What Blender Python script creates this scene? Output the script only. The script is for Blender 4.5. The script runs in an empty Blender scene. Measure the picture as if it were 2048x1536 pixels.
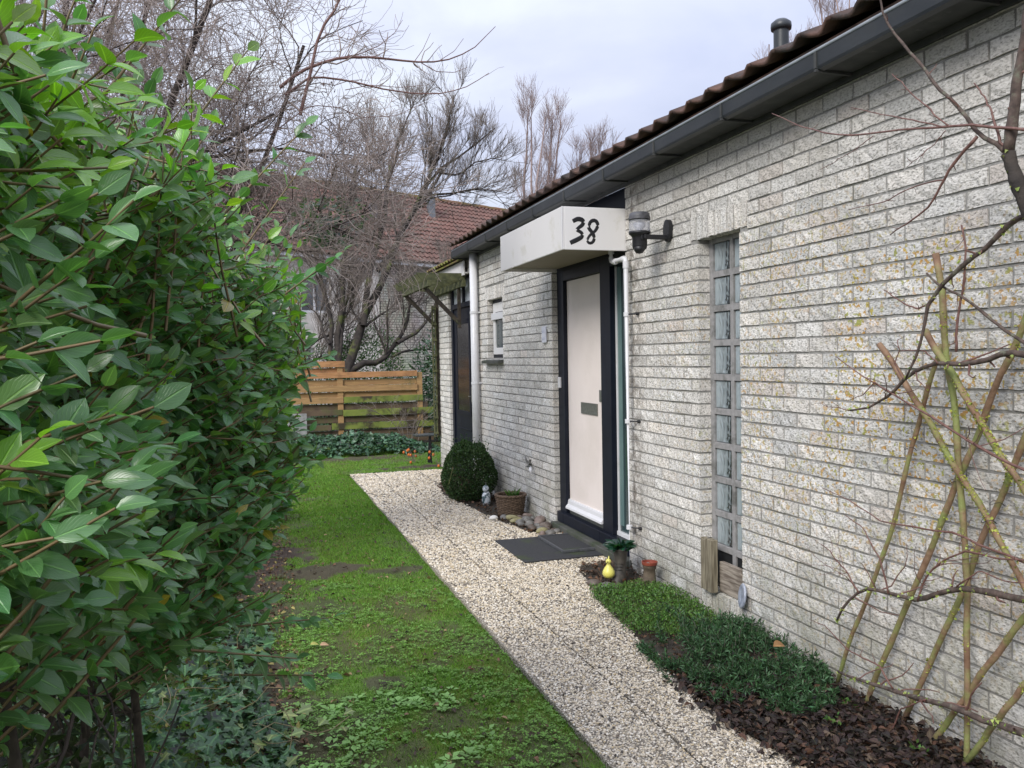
import bpy, bmesh, math, random
import numpy as np
from mathutils import Vector, Matrix

C = bpy.context.scene.collection
scn = bpy.context.scene
rng = np.random.default_rng(38)
random.seed(38)
PI = math.pi

# ------------------------------------------------------------------ camera
cam_d = bpy.data.cameras.new('camera'); cam = bpy.data.objects.new('camera', cam_d); C.objects.link(cam)
cam_d.sensor_fit = 'HORIZONTAL'; cam_d.sensor_width = 36.0; cam_d.lens = 36.0*1660/2048
cam_d.clip_start = 0.05; cam_d.clip_end = 400
Rm = ((0.95347669, 0.0266473, -0.30028672), (-0.30092959, 0.0246946, -0.95332657), (-0.01798812, 0.99933983, 0.03156469))
cam.matrix_world = Matrix.Translation((0, 0, 1.62)) @ Matrix(Rm).to_4x4()
scn.camera = cam
CAM = np.array([0, 0, 1.62])

# ------------------------------------------------------------------ world: bright overcast sky
SUN_EL, SUN_AZ = math.radians(36), math.radians(232)
W = bpy.data.worlds.new('World'); scn.world = W; W.use_nodes = True
wt = W.node_tree; wt.nodes.clear()
def wn(t, **k):
    n = wt.nodes.new(t)
    for a, b in k.items(): setattr(n, a, b)
    return n
out = wn('ShaderNodeOutputWorld'); bg = wn('ShaderNodeBackground'); bg.inputs['Strength'].default_value = 0.1
sky = wn('ShaderNodeTexSky', sky_type='NISHITA', sun_disc=False)
sky.sun_elevation = SUN_EL; sky.sun_rotation = SUN_AZ
tc = wn('ShaderNodeTexCoord'); sep = wn('ShaderNodeSeparateXYZ')
wt.links.new(tc.outputs['Generated'], sep.inputs[0])
mp = wn('ShaderNodeMapping'); mp.inputs['Scale'].default_value = (1, 1, 2.2); wt.links.new(tc.outputs['Generated'], mp.inputs[0])
n1 = wn('ShaderNodeTexNoise'); n1.inputs['Scale'].default_value = 2.6; n1.inputs['Detail'].default_value = 7; n1.inputs['Roughness'].default_value = .5
n1.inputs['Distortion'].default_value = .35
wt.links.new(mp.outputs[0], n1.inputs['Vector'])
cr = wn('ShaderNodeValToRGB'); wt.links.new(n1.outputs['Fac'], cr.inputs[0])
cr.color_ramp.elements[0].position = .36; cr.color_ramp.elements[0].color = (3.85, 4.15, 5.35, 1)
cr.color_ramp.elements[1].position = .68; cr.color_ramp.elements[1].color = (5.6, 5.95, 6.5, 1)
e = cr.color_ramp.elements.new(.5); e.color = (4.45, 4.7, 5.8, 1)
mix = wn('ShaderNodeMixRGB'); mix.inputs[0].default_value = .9
wt.links.new(sky.outputs[0], mix.inputs[1]); wt.links.new(cr.outputs[0], mix.inputs[2])
ma = wn('ShaderNodeMath', operation='MULTIPLY_ADD'); ma.inputs[1].default_value = 1.5; ma.inputs[2].default_value = .80
sq = wn('ShaderNodeMath', operation='POWER'); sq.inputs[1].default_value = 2
mx = wn('ShaderNodeMath', operation='MAXIMUM'); mx.inputs[1].default_value = 0
wt.links.new(sep.outputs[2], mx.inputs[0]); wt.links.new(mx.outputs[0], sq.inputs[0]); wt.links.new(sq.outputs[0], ma.inputs[0])
mul = wn('ShaderNodeVectorMath', operation='SCALE'); wt.links.new(mix.outputs[0], mul.inputs[0]); wt.links.new(ma.outputs[0], mul.inputs['Scale'])
wt.links.new(mul.outputs[0], bg.inputs['Color']); wt.links.new(bg.outputs[0], out.inputs[0])

sun_d = bpy.data.lights.new('sun', 'SUN'); sun_d.energy = 1.5; sun_d.angle = math.radians(25); sun_d.color = (1, .965, .91)
sun = bpy.data.objects.new('sun', sun_d); C.objects.link(sun)
# light comes from the garden side, behind the photographer
sd = Vector((-math.cos(SUN_EL)*.77, -math.cos(SUN_EL)*.64, math.sin(SUN_EL)))
sun.rotation_euler = sd.to_track_quat('Z', 'Y').to_euler()
sky.sun_rotation = math.atan2(sd.x, sd.y)
scn.view_settings.view_transform = 'Standard'; scn.view_settings.look = 'None'
scn.view_settings.gamma = 1; scn.view_settings.use_curve_mapping = False
scn.view_settings.exposure = 0.95
scn.render.engine = 'CYCLES'
scn.cycles.max_bounces = 6; scn.cycles.transparent_max_bounces = 8

# ------------------------------------------------------------------ helpers: materials
def mat(name, c1, c2=None, scale=20, rough=.7, bump=0, bscale=60, bdist=.003, metal=0, spec=.5, c3=None, s3=3, stretch=None, t3=(.5, .65), detail=5):
    m = bpy.data.materials.new(name); m.use_nodes = True
    nt = m.node_tree; b = nt.nodes['Principled BSDF']
    b.inputs['Roughness'].default_value = rough; b.inputs['Metallic'].default_value = metal
    b.inputs['Specular IOR Level'].default_value = spec
    b.inputs['Base Color'].default_value = (*c1, 1)
    g = nt.nodes.new('ShaderNodeNewGeometry'); vec = g.outputs['Position']
    if stretch:
        mpn = nt.nodes.new('ShaderNodeMapping'); mpn.inputs['Scale'].default_value = stretch
        nt.links.new(vec, mpn.inputs[0]); vec = mpn.outputs[0]
    col = None
    if c2:
        n = nt.nodes.new('ShaderNodeTexNoise'); n.inputs['Scale'].default_value = scale; n.inputs['Detail'].default_value = detail
        nt.links.new(vec, n.inputs['Vector'])
        r = nt.nodes.new('ShaderNodeValToRGB'); r.color_ramp.elements[0].position = .35; r.color_ramp.elements[1].position = .65
        r.color_ramp.elements[0].color = (*c1, 1); r.color_ramp.elements[1].color = (*c2, 1)
        nt.links.new(n.outputs['Fac'], r.inputs[0]); col = r.outputs[0]
    if c3:
        n = nt.nodes.new('ShaderNodeTexNoise'); n.inputs['Scale'].default_value = s3; n.inputs['Detail'].default_value = 6
        n.inputs['Roughness'].default_value = .65
        nt.links.new(g.outputs['Position'], n.inputs['Vector'])
        r = nt.nodes.new('ShaderNodeMapRange'); r.inputs[1].default_value = t3[0]; r.inputs[2].default_value = t3[1]
        nt.links.new(n.outputs['Fac'], r.inputs[0])
        mx = nt.nodes.new('ShaderNodeMixRGB'); nt.links.new(r.outputs[0], mx.inputs[0])
        if col: nt.links.new(col, mx.inputs[1])
        else: mx.inputs[1].default_value = (*c1, 1)
        mx.inputs[2].default_value = (*c3, 1); col = mx.outputs[0]
    if col: nt.links.new(col, b.inputs['Base Color'])
    if bump:
        n = nt.nodes.new('ShaderNodeTexNoise'); n.inputs['Scale'].default_value = bscale; n.inputs['Detail'].default_value = 4
        nt.links.new(vec, n.inputs['Vector'])
        bp = nt.nodes.new('ShaderNodeBump'); bp.inputs['Strength'].default_value = bump; bp.inputs['Distance'].default_value = bdist
        nt.links.new(n.outputs['Fac'], bp.inputs['Height']); nt.links.new(bp.outputs[0], b.inputs['Normal'])
    return m

def leafmat(name, rough=.35, trans=.25, veins=True, spec=.5, tcol=(1.5, 1.7, .5), ob_random=.0):
    """Base colour from the mesh's own tint attribute, a paler midrib and side veins from the leaf coordinates."""
    m = bpy.data.materials.new(name); m.use_nodes = True
    nt = m.node_tree; b = nt.nodes['Principled BSDF']; o = nt.nodes['Material Output']
    b.inputs['Roughness'].default_value = rough; b.inputs['Specular IOR Level'].default_value = spec
    a = nt.nodes.new('ShaderNodeAttribute'); a.attribute_name = 'tint'; col = a.outputs['Color']
    if veins:
        u = nt.nodes.new('ShaderNodeAttribute'); u.attribute_name = 'luv'
        s = nt.nodes.new('ShaderNodeSeparateXYZ'); nt.links.new(u.outputs['Vector'], s.inputs[0])
        ab = nt.nodes.new('ShaderNodeMath'); ab.operation = 'ABSOLUTE'; nt.links.new(s.outputs[0], ab.inputs[0])
        r = nt.nodes.new('ShaderNodeMapRange'); r.inputs[1].default_value = .03; r.inputs[2].default_value = .11; r.inputs[3].default_value = 1; r.inputs[4].default_value = 0
        nt.links.new(ab.outputs[0], r.inputs[0])
        # side veins
        k = nt.nodes.new('ShaderNodeMath'); k.operation = 'MULTIPLY_ADD'; k.inputs[1].default_value = -.55; nt.links.new(ab.outputs[0], k.inputs[0]); nt.links.new(s.outputs[1], k.inputs[2])
        k2 = nt.nodes.new('ShaderNodeMath'); k2.operation = 'MULTIPLY'; k2.inputs[1].default_value = 44; nt.links.new(k.outputs[0], k2.inputs[0])
        k3 = nt.nodes.new('ShaderNodeMath'); k3.operation = 'SINE'; nt.links.new(k2.outputs[0], k3.inputs[0])
        k4 = nt.nodes.new('ShaderNodeMapRange'); k4.inputs[1].default_value = .82; k4.inputs[2].default_value = 1; k4.inputs[4].default_value = .32; nt.links.new(k3.outputs[0], k4.inputs[0])
        mxx = nt.nodes.new('ShaderNodeMath'); mxx.operation = 'MAXIMUM'; nt.links.new(r.outputs[0], mxx.inputs[0]); nt.links.new(k4.outputs[0], mxx.inputs[1])
        br = nt.nodes.new('ShaderNodeVectorMath'); br.operation = 'MULTIPLY_ADD'; br.inputs[1].default_value = (1.7, 1.6, 1.6); br.inputs[2].default_value = (.03, .05, .012)
        nt.links.new(col, br.inputs[0])
        mx = nt.nodes.new('ShaderNodeMixRGB'); nt.links.new(mxx.outputs[0], mx.inputs[0]); nt.links.new(col, mx.inputs[1]); nt.links.new(br.outputs[0], mx.inputs[2])
        col = mx.outputs[0]
        bp = nt.nodes.new('ShaderNodeBump'); bp.inputs['Strength'].default_value = .5; bp.inputs['Distance'].default_value = .002; bp.invert = True
        nt.links.new(mxx.outputs[0], bp.inputs['Height']); nt.links.new(bp.outputs[0], b.inputs['Normal'])
    nt.links.new(col, b.inputs['Base Color'])
    t = nt.nodes.new('ShaderNodeBsdfTranslucent')
    tm = nt.nodes.new('ShaderNodeVectorMath'); tm.operation = 'MULTIPLY'; tm.inputs[1].default_value = tcol
    nt.links.new(col, tm.inputs[0]); nt.links.new(tm.outputs[0], t.inputs['Color'])
    ms = nt.nodes.new('ShaderNodeMixShader'); ms.inputs[0].default_value = trans
    nt.links.new(b.outputs[0], ms.inputs[1]); nt.links.new(t.outputs[0], ms.inputs[2]); nt.links.new(ms.outputs[0], o.inputs[0])
    return m

def tintmat(name, rough=.8, bump=0, bscale=80, bdist=.003, noise=.0, spec=.4, nscale=200):
    m = bpy.data.materials.new(name); m.use_nodes = True
    nt = m.node_tree; b = nt.nodes['Principled BSDF']
    b.inputs['Roughness'].default_value = rough; b.inputs['Specular IOR Level'].default_value = spec
    a = nt.nodes.new('ShaderNodeAttribute'); a.attribute_name = 'tint'; col = a.outputs['Color']
    g = nt.nodes.new('ShaderNodeNewGeometry')
    if noise:
        n = nt.nodes.new('ShaderNodeTexNoise'); n.inputs['Scale'].default_value = nscale; n.inputs['Detail'].default_value = 4; nt.links.new(g.outputs['Position'], n.inputs['Vector'])
        r = nt.nodes.new('ShaderNodeMapRange'); r.inputs[1].default_value = .3; r.inputs[2].default_value = .7; r.inputs[3].default_value = 1-noise; r.inputs[4].default_value = 1+noise
        nt.links.new(n.outputs['Fac'], r.inputs[0])
        v = nt.nodes.new('ShaderNodeVectorMath'); v.operation = 'SCALE'; nt.links.new(col, v.inputs[0]); nt.links.new(r.outputs[0], v.inputs['Scale']); col = v.outputs[0]
    nt.links.new(col, b.inputs['Base Color'])
    if bump:
        n = nt.nodes.new('ShaderNodeTexNoise'); n.inputs['Scale'].default_value = bscale; n.inputs['Detail'].default_value = 5; nt.links.new(g.outputs['Position'], n.inputs['Vector'])
        bp = nt.nodes.new('ShaderNodeBump'); bp.inputs['Strength'].default_value = bump; bp.inputs['Distance'].default_value = bdist
        nt.links.new(n.outputs['Fac'], bp.inputs['Height']); nt.links.new(bp.outputs[0], b.inputs['Normal'])
    return m

def glassmat(name, col, rough=.05, spec=.8, c2=None, scale=6):
    return mat(name, col, c2, scale=scale, rough=rough, spec=spec)

def brickmat():
    m = bpy.data.materials.new('pale_split_brick'); m.use_nodes = True
    nt = m.node_tree; b = nt.nodes['Principled BSDF']; b.inputs['Roughness'].default_value = .9; b.inputs['Specular IOR Level'].default_value = .25
    N = nt.nodes.new; L = nt.links.new
    g = N('ShaderNodeNewGeometry')
    mpn = N('ShaderNodeMapping'); mpn.inputs['Scale'].default_value = (1, .5, 1); L(g.outputs['Position'], mpn.inputs[0])
    def noise(s, d, v=mpn.outputs[0], ro=.5):
        n = N('ShaderNodeTexNoise'); n.inputs['Scale'].default_value = s; n.inputs['Detail'].default_value = d; n.inputs['Roughness'].default_value = ro; L(v, n.inputs['Vector']); return n.outputs['Fac']
    def ramp(f, stops):
        r = N('ShaderNodeValToRGB'); L(f, r.inputs[0])
        els = r.color_ramp.elements
        els[0].position, els[0].color = stops[0][0], (*stops[0][1], 1); els[1].position, els[1].color = stops[-1][0], (*stops[-1][1], 1)
        for p, c in stops[1:-1]:
            e = els.new(p); e.color = (*c, 1)
        return r.outputs[0]
    def mr(f, a, b_, c=0., d=1.):
        r = N('ShaderNodeMapRange'); r.inputs[1].default_value = a; r.inputs[2].default_value = b_; r.inputs[3].default_value = c; r.inputs[4].default_value = d; L(f, r.inputs[0]); return r.outputs[0]
    def mixc(f, a, c):
        x = N('ShaderNodeMixRGB'); L(f, x.inputs[0]) if not isinstance(f, float) else setattr(x.inputs[0], 'default_value', f)
        L(a, x.inputs[1])
        if isinstance(c, tuple): x.inputs[2].default_value = (*c, 1)
        else: L(c, x.inputs[2])
        return x.outputs[0]
    def mth(op, a, b2):
        x = N('ShaderNodeMath'); x.operation = op; L(a, x.inputs[0])
        if isinstance(b2, float): x.inputs[1].default_value = b2
        else: L(b2, x.inputs[1])
        return x.outputs[0]
    f1 = noise(125, 4, ro=.62)
    col = ramp(f1, [(.31, (.17, .16, .145)), (.40, (.38, .37, .34)), (.46, (.62, .60, .56)), (.60, (.80, .78, .74))])
    # per-brick tone
    at = N('ShaderNodeAttribute'); at.attribute_name = 'tint'
    mm = N('ShaderNodeMixRGB'); mm.blend_type = 'MULTIPLY'; mm.inputs[0].default_value = 1; L(col, mm.inputs[1]); L(at.outputs['Color'], mm.inputs[2]); col = mm.outputs[0]
    # large weathering
    f2 = noise(1.3, 5, g.outputs['Position'])
    col = mixc(mr(f2, .45, .75, 0, .30), col, (.36, .34, .29))
    sp = N('ShaderNodeSeparateXYZ'); L(g.outputs['Position'], sp.inputs[0])
    # green-grey damp towards the base of the wall
    drv = N('ShaderNodeMapping'); drv.inputs['Scale'].default_value = (1, 1, .10); L(g.outputs['Position'], drv.inputs[0])
    damp = mth('MULTIPLY', mr(sp.outputs[2], .0, .70, .75, 0.), mr(noise(5, 4, g.outputs['Position']), .35, .65))
    col = mixc(damp, col, (.24, .24, .17))
    top_tone = mth('MULTIPLY', mr(sp.outputs[2], 2.5, 2.88, 0, .6), mr(noise(2.4, 5, g.outputs['Position']), .3, .6, .35, 1))  # greyer brick towards the wall top, uneven with noise
    col = mixc(top_tone, col, (.40, .385, .35))
    drip = mth('MULTIPLY', mr(noise(7, 4, drv.outputs[0]), .56, .70), mr(sp.outputs[2], .9, 2.9, .05, .35))
    col = mixc(drip, col, (.33, .31, .26))
    # dark rain stain by the pipe clips
    st = mth('MULTIPLY', mr(sp.outputs[1], 5.40, 5.62, 0, .75), mr(noise(16, 5, g.outputs['Position']), .42, .6))
    st = mth('MULTIPLY', st, mr(sp.outputs[1], 5.62, 5.8, 1, 0))
    col = mixc(st, col, (.10, .075, .055))
    # lichen, yellow and orange, on the near half of the wall
    reg = mth('MULTIPLY', mr(sp.outputs[1], 3.4, 5.4, 1., .12), mr(noise(1.9, 3, g.outputs['Position']), .38, .52, 0, 1))
    reg = mth('MULTIPLY', reg, mth('MULTIPLY', mr(sp.outputs[2], 2.5, 2.05), mr(sp.outputs[2], .4, 1.1, .25, 1)))
    thr = noise(46, 2, g.outputs['Position'])
    sc = mth('MULTIPLY', mr(thr, .562, .592), reg)
    lich = ramp(noise(11, 2, g.outputs['Position']), [(.40, (.45, .36, .03)), (.5, (.52, .25, .03)), (.6, (.33, .34, .05))])
    col = mixc(mth('MULTIPLY', sc, .85), col, lich)
    L(col, b.inputs['Base Color'])
    h = mth('ADD', noise(120, 6, ro=.7), mth('MULTIPLY', noise(38, 3), .8))
    bp = N('ShaderNodeBump'); bp.inputs['Strength'].default_value = 1; bp.inputs['Distance'].default_value = .007; L(h, bp.inputs['Height']); L(bp.outputs[0], b.inputs['Normal'])
    return m

# ------------------------------------------------------------------ helpers: meshes
def tag(o, label=None, cat=None, group=None, kind=None):
    if label: o['label'] = label
    if cat: o['category'] = cat
    if group: o['group'] = group
    if kind: o['kind'] = kind
    return o
def empty(name, loc=(0, 0, 0), **k):
    o = bpy.data.objects.new(name, None); o.empty_display_size = .1; C.objects.link(o); o.location = loc
    return tag(o, **k)
def addo(name, me, parent=None, loc=None):
    o = bpy.data.objects.new(name, me); C.objects.link(o)
    if parent is not None:
        o.parent = parent
        # children are given in world coordinates: undo the parents' placement
        off = Vector((0, 0, 0)); p = parent
        while p is not None: off += p.location; p = p.parent
        o.location = (Vector(loc) if loc is not None else Vector((0, 0, 0))) - off
    elif loc is not None: o.location = loc
    return o
def rawmesh(name, V, Q=None, T=None, m=None, tint=None, luv=None, smooth=False):
    me = bpy.data.meshes.new(name); V = np.asarray(V, np.float32).reshape(-1, 3)
    Q = np.zeros((0, 4), np.int32) if Q is None or len(Q) == 0 else np.asarray(Q, np.int32)
    T = np.zeros((0, 3), np.int32) if T is None or len(T) == 0 else np.asarray(T, np.int32)
    me.vertices.add(len(V)); me.vertices.foreach_set('co', V.ravel())
    nl = Q.size+T.size; me.loops.add(nl); me.loops.foreach_set('vertex_index', np.concatenate([Q.ravel(), T.ravel()]).astype(np.int32))
    nf = len(Q)+len(T); me.polygons.add(nf)
    ls = np.concatenate([np.arange(len(Q))*4, len(Q)*4+np.arange(len(T))*3]).astype(np.int32)
    me.polygons.foreach_set('loop_start', ls)
    try: me.polygons.foreach_set('loop_total', np.concatenate([np.full(len(Q), 4), np.full(len(T), 3)]).astype(np.int32))
    except Exception: pass
    me.polygons.foreach_set('use_smooth', np.full(nf, smooth, dtype=bool))
    me.update(calc_edges=True)
    if tint is not None:
        a = me.attributes.new('tint', 'FLOAT_COLOR', 'POINT'); t = np.ones((len(V), 4), np.float32); t[:, :3] = tint; a.data.foreach_set('color', t.ravel())
    if luv is not None:
        a = me.attributes.new('luv', 'FLOAT_VECTOR', 'POINT'); a.data.foreach_set('vector', np.asarray(luv, np.float32).ravel())
    if m: me.materials.append(m)
    me.validate()
    return me

class MB:
    def __init__(s): s.V = []; s.Q = []; s.T = []; s.n = 0; s.C = []
    def add(s, V, Q=None, T=None, col=None):
        V = np.asarray(V, float).reshape(-1, 3)
        if Q is not None and len(Q): s.Q.append(np.asarray(Q)+s.n)
        if T is not None and len(T): s.T.append(np.asarray(T)+s.n)
        s.V.append(V); s.n += len(V)
        s.C.append(np.tile(np.asarray(col if col is not None else (1, 1, 1), float), (len(V), 1)) if np.ndim(col) < 2 else np.asarray(col))
        return s
    def box(s, x0, x1, y0, y1, z0, z1, col=None):
        V = [(x, y, z) for x in (x0, x1) for y in (y0, y1) for z in (z0, z1)]
        return s.add(V, [(0, 1, 3, 2), (4, 6, 7, 5), (0, 4, 5, 1), (2, 3, 7, 6), (0, 2, 6, 4), (1, 5, 7, 3)], col=col)
    def obox(s, a, b, w, h, up=(0, 0, 1), col=None):
        """box bar from a to b, width w across, height h along up"""
        a = np.array(a, float); b = np.array(b, float); d = b-a; L = np.linalg.norm(d); d /= L
        sd = np.cross(d, up); sd /= np.linalg.norm(sd); u = np.cross(sd, d)
        V = [a+d*L*i+sd*w*(j-.5)+u*h*(k-.5) for i in (0, 1) for j in (0, 1) for k in (0, 1)]
        return s.add(V, [(0, 1, 3, 2), (4, 6, 7, 5), (0, 4, 5, 1), (2, 3, 7, 6), (0, 2, 6, 4), (1, 5, 7, 3)], col=col)
    def tube(s, P, R, k=10, cap=True, col=None):
        P = np.asarray(P, float); n = len(P); R = np.full(n, R) if np.ndim(R) == 0 else np.asarray(R)
        d = np.gradient(P, axis=0); d /= np.linalg.norm(d, axis=1)[:, None]+1e-9
        ref = np.array([0, 0, 1.]) if abs(d[:, 2]).mean() < .8 else np.array([1., 0, 0])
        a = np.cross(d, ref); a /= np.linalg.norm(a, axis=1)[:, None]+1e-9; b = np.cross(d, a)
        t = np.arange(k)*2*PI/k
        V = P[:, None]+R[:, None, None]*(a[:, None]*np.cos(t)[None, :, None]+b[:, None]*np.sin(t)[None, :, None])
        i = np.arange(n-1)[:, None]*k; j = np.arange(k)[None]; j2 = (j+1) % k
        Q = np.stack([i+j, i+j2, i+k+j2, i+k+j], -1).reshape(-1, 4)
        V = V.reshape(-1, 3); T = []
        if cap:
            V = np.vstack([V, P[0], P[-1]]); c0 = n*k; c1 = c0+1
            T = [(c0, (q+1) % k, q) for q in range(k)]+[(c1, (n-1)*k+q, (n-1)*k+(q+1) % k) for q in range(k)]
        return s.add(V, Q, T, col=col)
    def lathe(s, c, prof, k=20, axis='z', col=None):
        """prof: list of (r, h)"""
        V = []
        for r, h in prof:
            for q in range(k):
                t = q*2*PI/k
                V.append((c[0]+r*math.cos(t), c[1]+r*math.sin(t), c[2]+h) if axis == 'z' else (c[0]+h, c[1]+r*math.cos(t), c[2]+r*math.sin(t)))
        Q = [(i*k+q, i*k+(q+1) % k, (i+1)*k+(q+1) % k, (i+1)*k+q) for i in range(len(prof)-1) for q in range(k)]
        return s.add(V, Q, col=col)
    def prism(s, poly, ax, a, b, col=None):
        """extrude a 2-D polygon (list of pairs) along axis ax from a to b"""
        n = len(poly)
        def pt(p, w): return {'x': (w, p[0], p[1]), 'y': (p[0], w, p[1]), 'z': (p[0], p[1], w)}[ax]
        V = [pt(p, a) for p in poly]+[pt(p, b) for p in poly]+[pt(np.mean(poly, axis=0), a), pt(np.mean(poly, axis=0), b)]
        Q = [(i, (i+1) % n, n+(i+1) % n, n+i) for i in range(n)]
        T = [(2*n, (i+1) % n, i) for i in range(n)]+[(2*n+1, n+i, n+(i+1) % n) for i in range(n)]
        return s.add(V, Q, T, col=col)
    def mesh(s, name, m=None, smooth=False, luv=None, off=(0, 0, 0)):
        V = np.vstack(s.V)-np.array(off)
        return rawmesh(name, V, np.vstack(s.Q) if s.Q else None, np.vstack(s.T) if s.T else None, m, np.vstack(s.C), luv, smooth)
    def build(s, name, m, parent=None, bevel=0, smooth=False, **k):
        V = np.vstack(s.V); c = (V.min(0)+V.max(0))/2
        me = s.mesh(name, m, smooth, off=c)
        o = addo(name, me, parent, c)
        # consistent outward normals
        bm = bmesh.new(); bm.from_mesh(me); bmesh.ops.recalc_face_normals(bm, faces=bm.faces); bm.to_mesh(me); bm.free()
        if bevel:
            md = o.modifiers.new('bevel', 'BEVEL'); md.width = bevel; md.segments = 2; md.limit_method = 'ANGLE'; md.angle_limit = .6
        return tag(o, **k)

def vnoise(x, y, s=1.0, seed=0):
    """smooth 2-D value noise, 0..1"""
    x = np.asarray(x)*s; y = np.asarray(y)*s; xi = np.floor(x); yi = np.floor(y); fx = x-xi; fy = y-yi
    fx = fx*fx*(3-2*fx); fy = fy*fy*(3-2*fy)
    def h(a, b): 
        v = np.sin(a*127.1+b*311.7+seed*74.7)*43758.5453; return v-np.floor(v)
    return (h(xi, yi)*(1-fx)+h(xi+1, yi)*fx)*(1-fy)+(h(xi, yi+1)*(1-fx)+h(xi+1, yi+1)*fx)*fy
def fbm(x, y, s=1., seed=0, o=4):
    r = 0; a = .5; t = 0
    for i in range(o): r = r+a*vnoise(x, y, s*2**i, seed+i*17); t += a; a *= .55
    return r/t
def sm(x, a, b): t = np.clip((x-a)/(b-a), 0, 1); return t*t*(3-2*t)
def nrm(v): return v/(np.linalg.norm(v, axis=-1, keepdims=True)+1e-9)

# templates in local axes: x across, y along the leaf, z normal; (V, Q/T, luv)
def leaf_tmpl(width=.46, n=4, fold=.18, droop=.25, tip=1.0):
    st = np.linspace(0, 1, n+1); V = []; U = []
    for t in st:
        w = width*.5*(math.sin(PI*t**.85)**.75)*(1 if t < .6 else 1) if 0 < t < 1 else 0.004
        z = -droop*t*t
        for k in (-1, 0, 1): V.append((k*w, t-.05*abs(k)*0, z+abs(k)*w*fold*2)); U.append((k, t, 0))
    Q = []
    for i in range(n):
        for k in (0, 1): a = i*3+k; Q.append((a, a+1, a+4, a+3))
    return np.array(V), np.array(Q), np.array(U, float)
def ivy_tmpl(rot=0):
    pts = [(0, 0), (.34, -.12), (.30, .22), (.62, .42), (.27, .55), (0, 1.0), (-.27, .55), (-.62, .42), (-.30, .22), (-.34, -.12)]
    V = [(x, y, .10*abs(x)-.16*y*y) for x, y in pts]+[(0, .34, -.02)]; n = len(pts)
    T = [(i, (i+1) % n, n) for i in range(n)]
    U = [(x, y, 0) for x, y in pts]+[(0, .34, 0)]
    return np.array(V), np.array(T), np.array(U, float)
def dia_tmpl(w=.5):
    V = np.array([(0, 0, 0), (w*.5, .5, .06), (0, 1, -.08), (-w*.5, .5, .06)]); return V, np.array([(0, 1, 2, 3)]), V*0
def scatter(tm, P, A, Nn, S, tint, tri=False, name='leaves', m=None, parent=None, smooth=True, **k):
    V0, F0, U0 = tm; P = np.asarray(P); A = nrm(A); X = nrm(np.cross(A, Nn)); Z = np.cross(X, A)
    S = np.asarray(S)[:, None, None]
    V = P[:, None]+S*(V0[None, :, 0:1]*X[:, None]+V0[None, :, 1:2]*A[:, None]+V0[None, :, 2:3]*Z[:, None])
    n = len(P); kk = len(V0)
    F = (F0[None]+(np.arange(n)*kk)[:, None, None]).reshape(-1, F0.shape[1])
    T = np.repeat(tint, kk, axis=0); U = np.tile(U0, (n, 1))
    me = rawmesh(name, V.reshape(-1, 3), None if tri else F, F if tri else None, m, T, U, smooth)
    return tag(addo(name, me, parent), **k)
def tubes(P, R, k=4):
    """many tubes at once: P (N,n,3), R (N,n)"""
    N, n, _ = P.shape
    d = np.gradient(P, axis=1); d = nrm(d)
    ref = np.where(np.abs(nrm(P[:, -1]-P[:, 0])[:, 2:3]) < .8, np.array([[0, 0, 1.]]), np.array([[1., 0, 0]]))
    a = nrm(np.cross(d, ref[:, None])); b = np.cross(d, a); t = np.arange(k)*2*PI/k
    V = P[:, :, None]+R[:, :, None, None]*(a[:, :, None]*np.cos(t)[None, None, :, None]+b[:, :, None]*np.sin(t)[None, None, :, None])
    i = (np.arange(N)*n*k)[:, None, None]+(np.arange(n-1)*k)[None, :, None]; j = np.arange(k)[None, None]; j2 = (j+1) % k
    Q = np.stack(np.broadcast_arrays(i+j, i+j2, i+k+j2, i+k+j), -1).reshape(-1, 4)
    return V.reshape(-1, 3), Q
def resample(P, R0, R1, n):
    P = np.asarray(P, float); s = np.r_[0, np.cumsum(np.linalg.norm(np.diff(P, axis=0), axis=1))]; t = np.linspace(0, s[-1], n)
    Pn = np.stack([np.interp(t, s, P[:, i]) for i in range(3)], 1); return Pn, R0+(R1-R0)*t/s[-1]
def sprout(P, R, count, n=5, length=(.3, .6), t0=.25, ang=.7, wob=.25, up=.15, rf=.55, rend=.35, rmin=.001, relen=True):
    """children sprouting along every parent tube; returns arrays"""
    N, m, _ = P.shape; idx = np.repeat(np.arange(N), count); K = len(idx)
    t = t0+(1-t0)*rng.random(K); f = t*(m-1); i = np.minimum(f.astype(int), m-2); fr = (f-i)[:, None]
    p = P[idx, i]*(1-fr)+P[idx, i+1]*fr; d = nrm(P[idx, i+1]-P[idx, i]); r = (R[idx, i]*(1-fr[:, 0])+R[idx, i+1]*fr[:, 0])*rf
    r = np.maximum(r, rmin)
    rd = rng.normal(size=(K, 3)); rd = nrm(rd-d*(rd*d).sum(1)[:, None])
    an = ang*(.6+.8*rng.random(K))[:, None]; d = nrm(d*np.cos(an)+rd*np.sin(an)+np.array([0, 0, up]))
    L = length[0]+(length[1]-length[0])*rng.random(K)
    if relen: L = L*(1.15-.7*t)
    out = np.zeros((K, n, 3)); out[:, 0] = p
    for q in range(1, n):
        d = nrm(d+rng.normal(size=(K, 3))*wob+np.array([0, 0, up*.6])); out[:, q] = out[:, q-1]+d*(L/(n-1))[:, None]
    Rr = r[:, None]*np.linspace(1, rend, n)[None]
    return out, np.maximum(Rr, rmin*.7)
def tubeobj(name, sets, m, parent=None, k=4, **kw):
    Vs = []; Qs = []; o = 0
    for P, R in sets:
        V, Q = tubes(P, R, k); Vs.append(V); Qs.append(Q+o); o += len(V)
    return tag(addo(name, rawmesh(name, np.vstack(Vs), np.vstack(Qs), None, m, None, None, True), parent), **kw)

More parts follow.
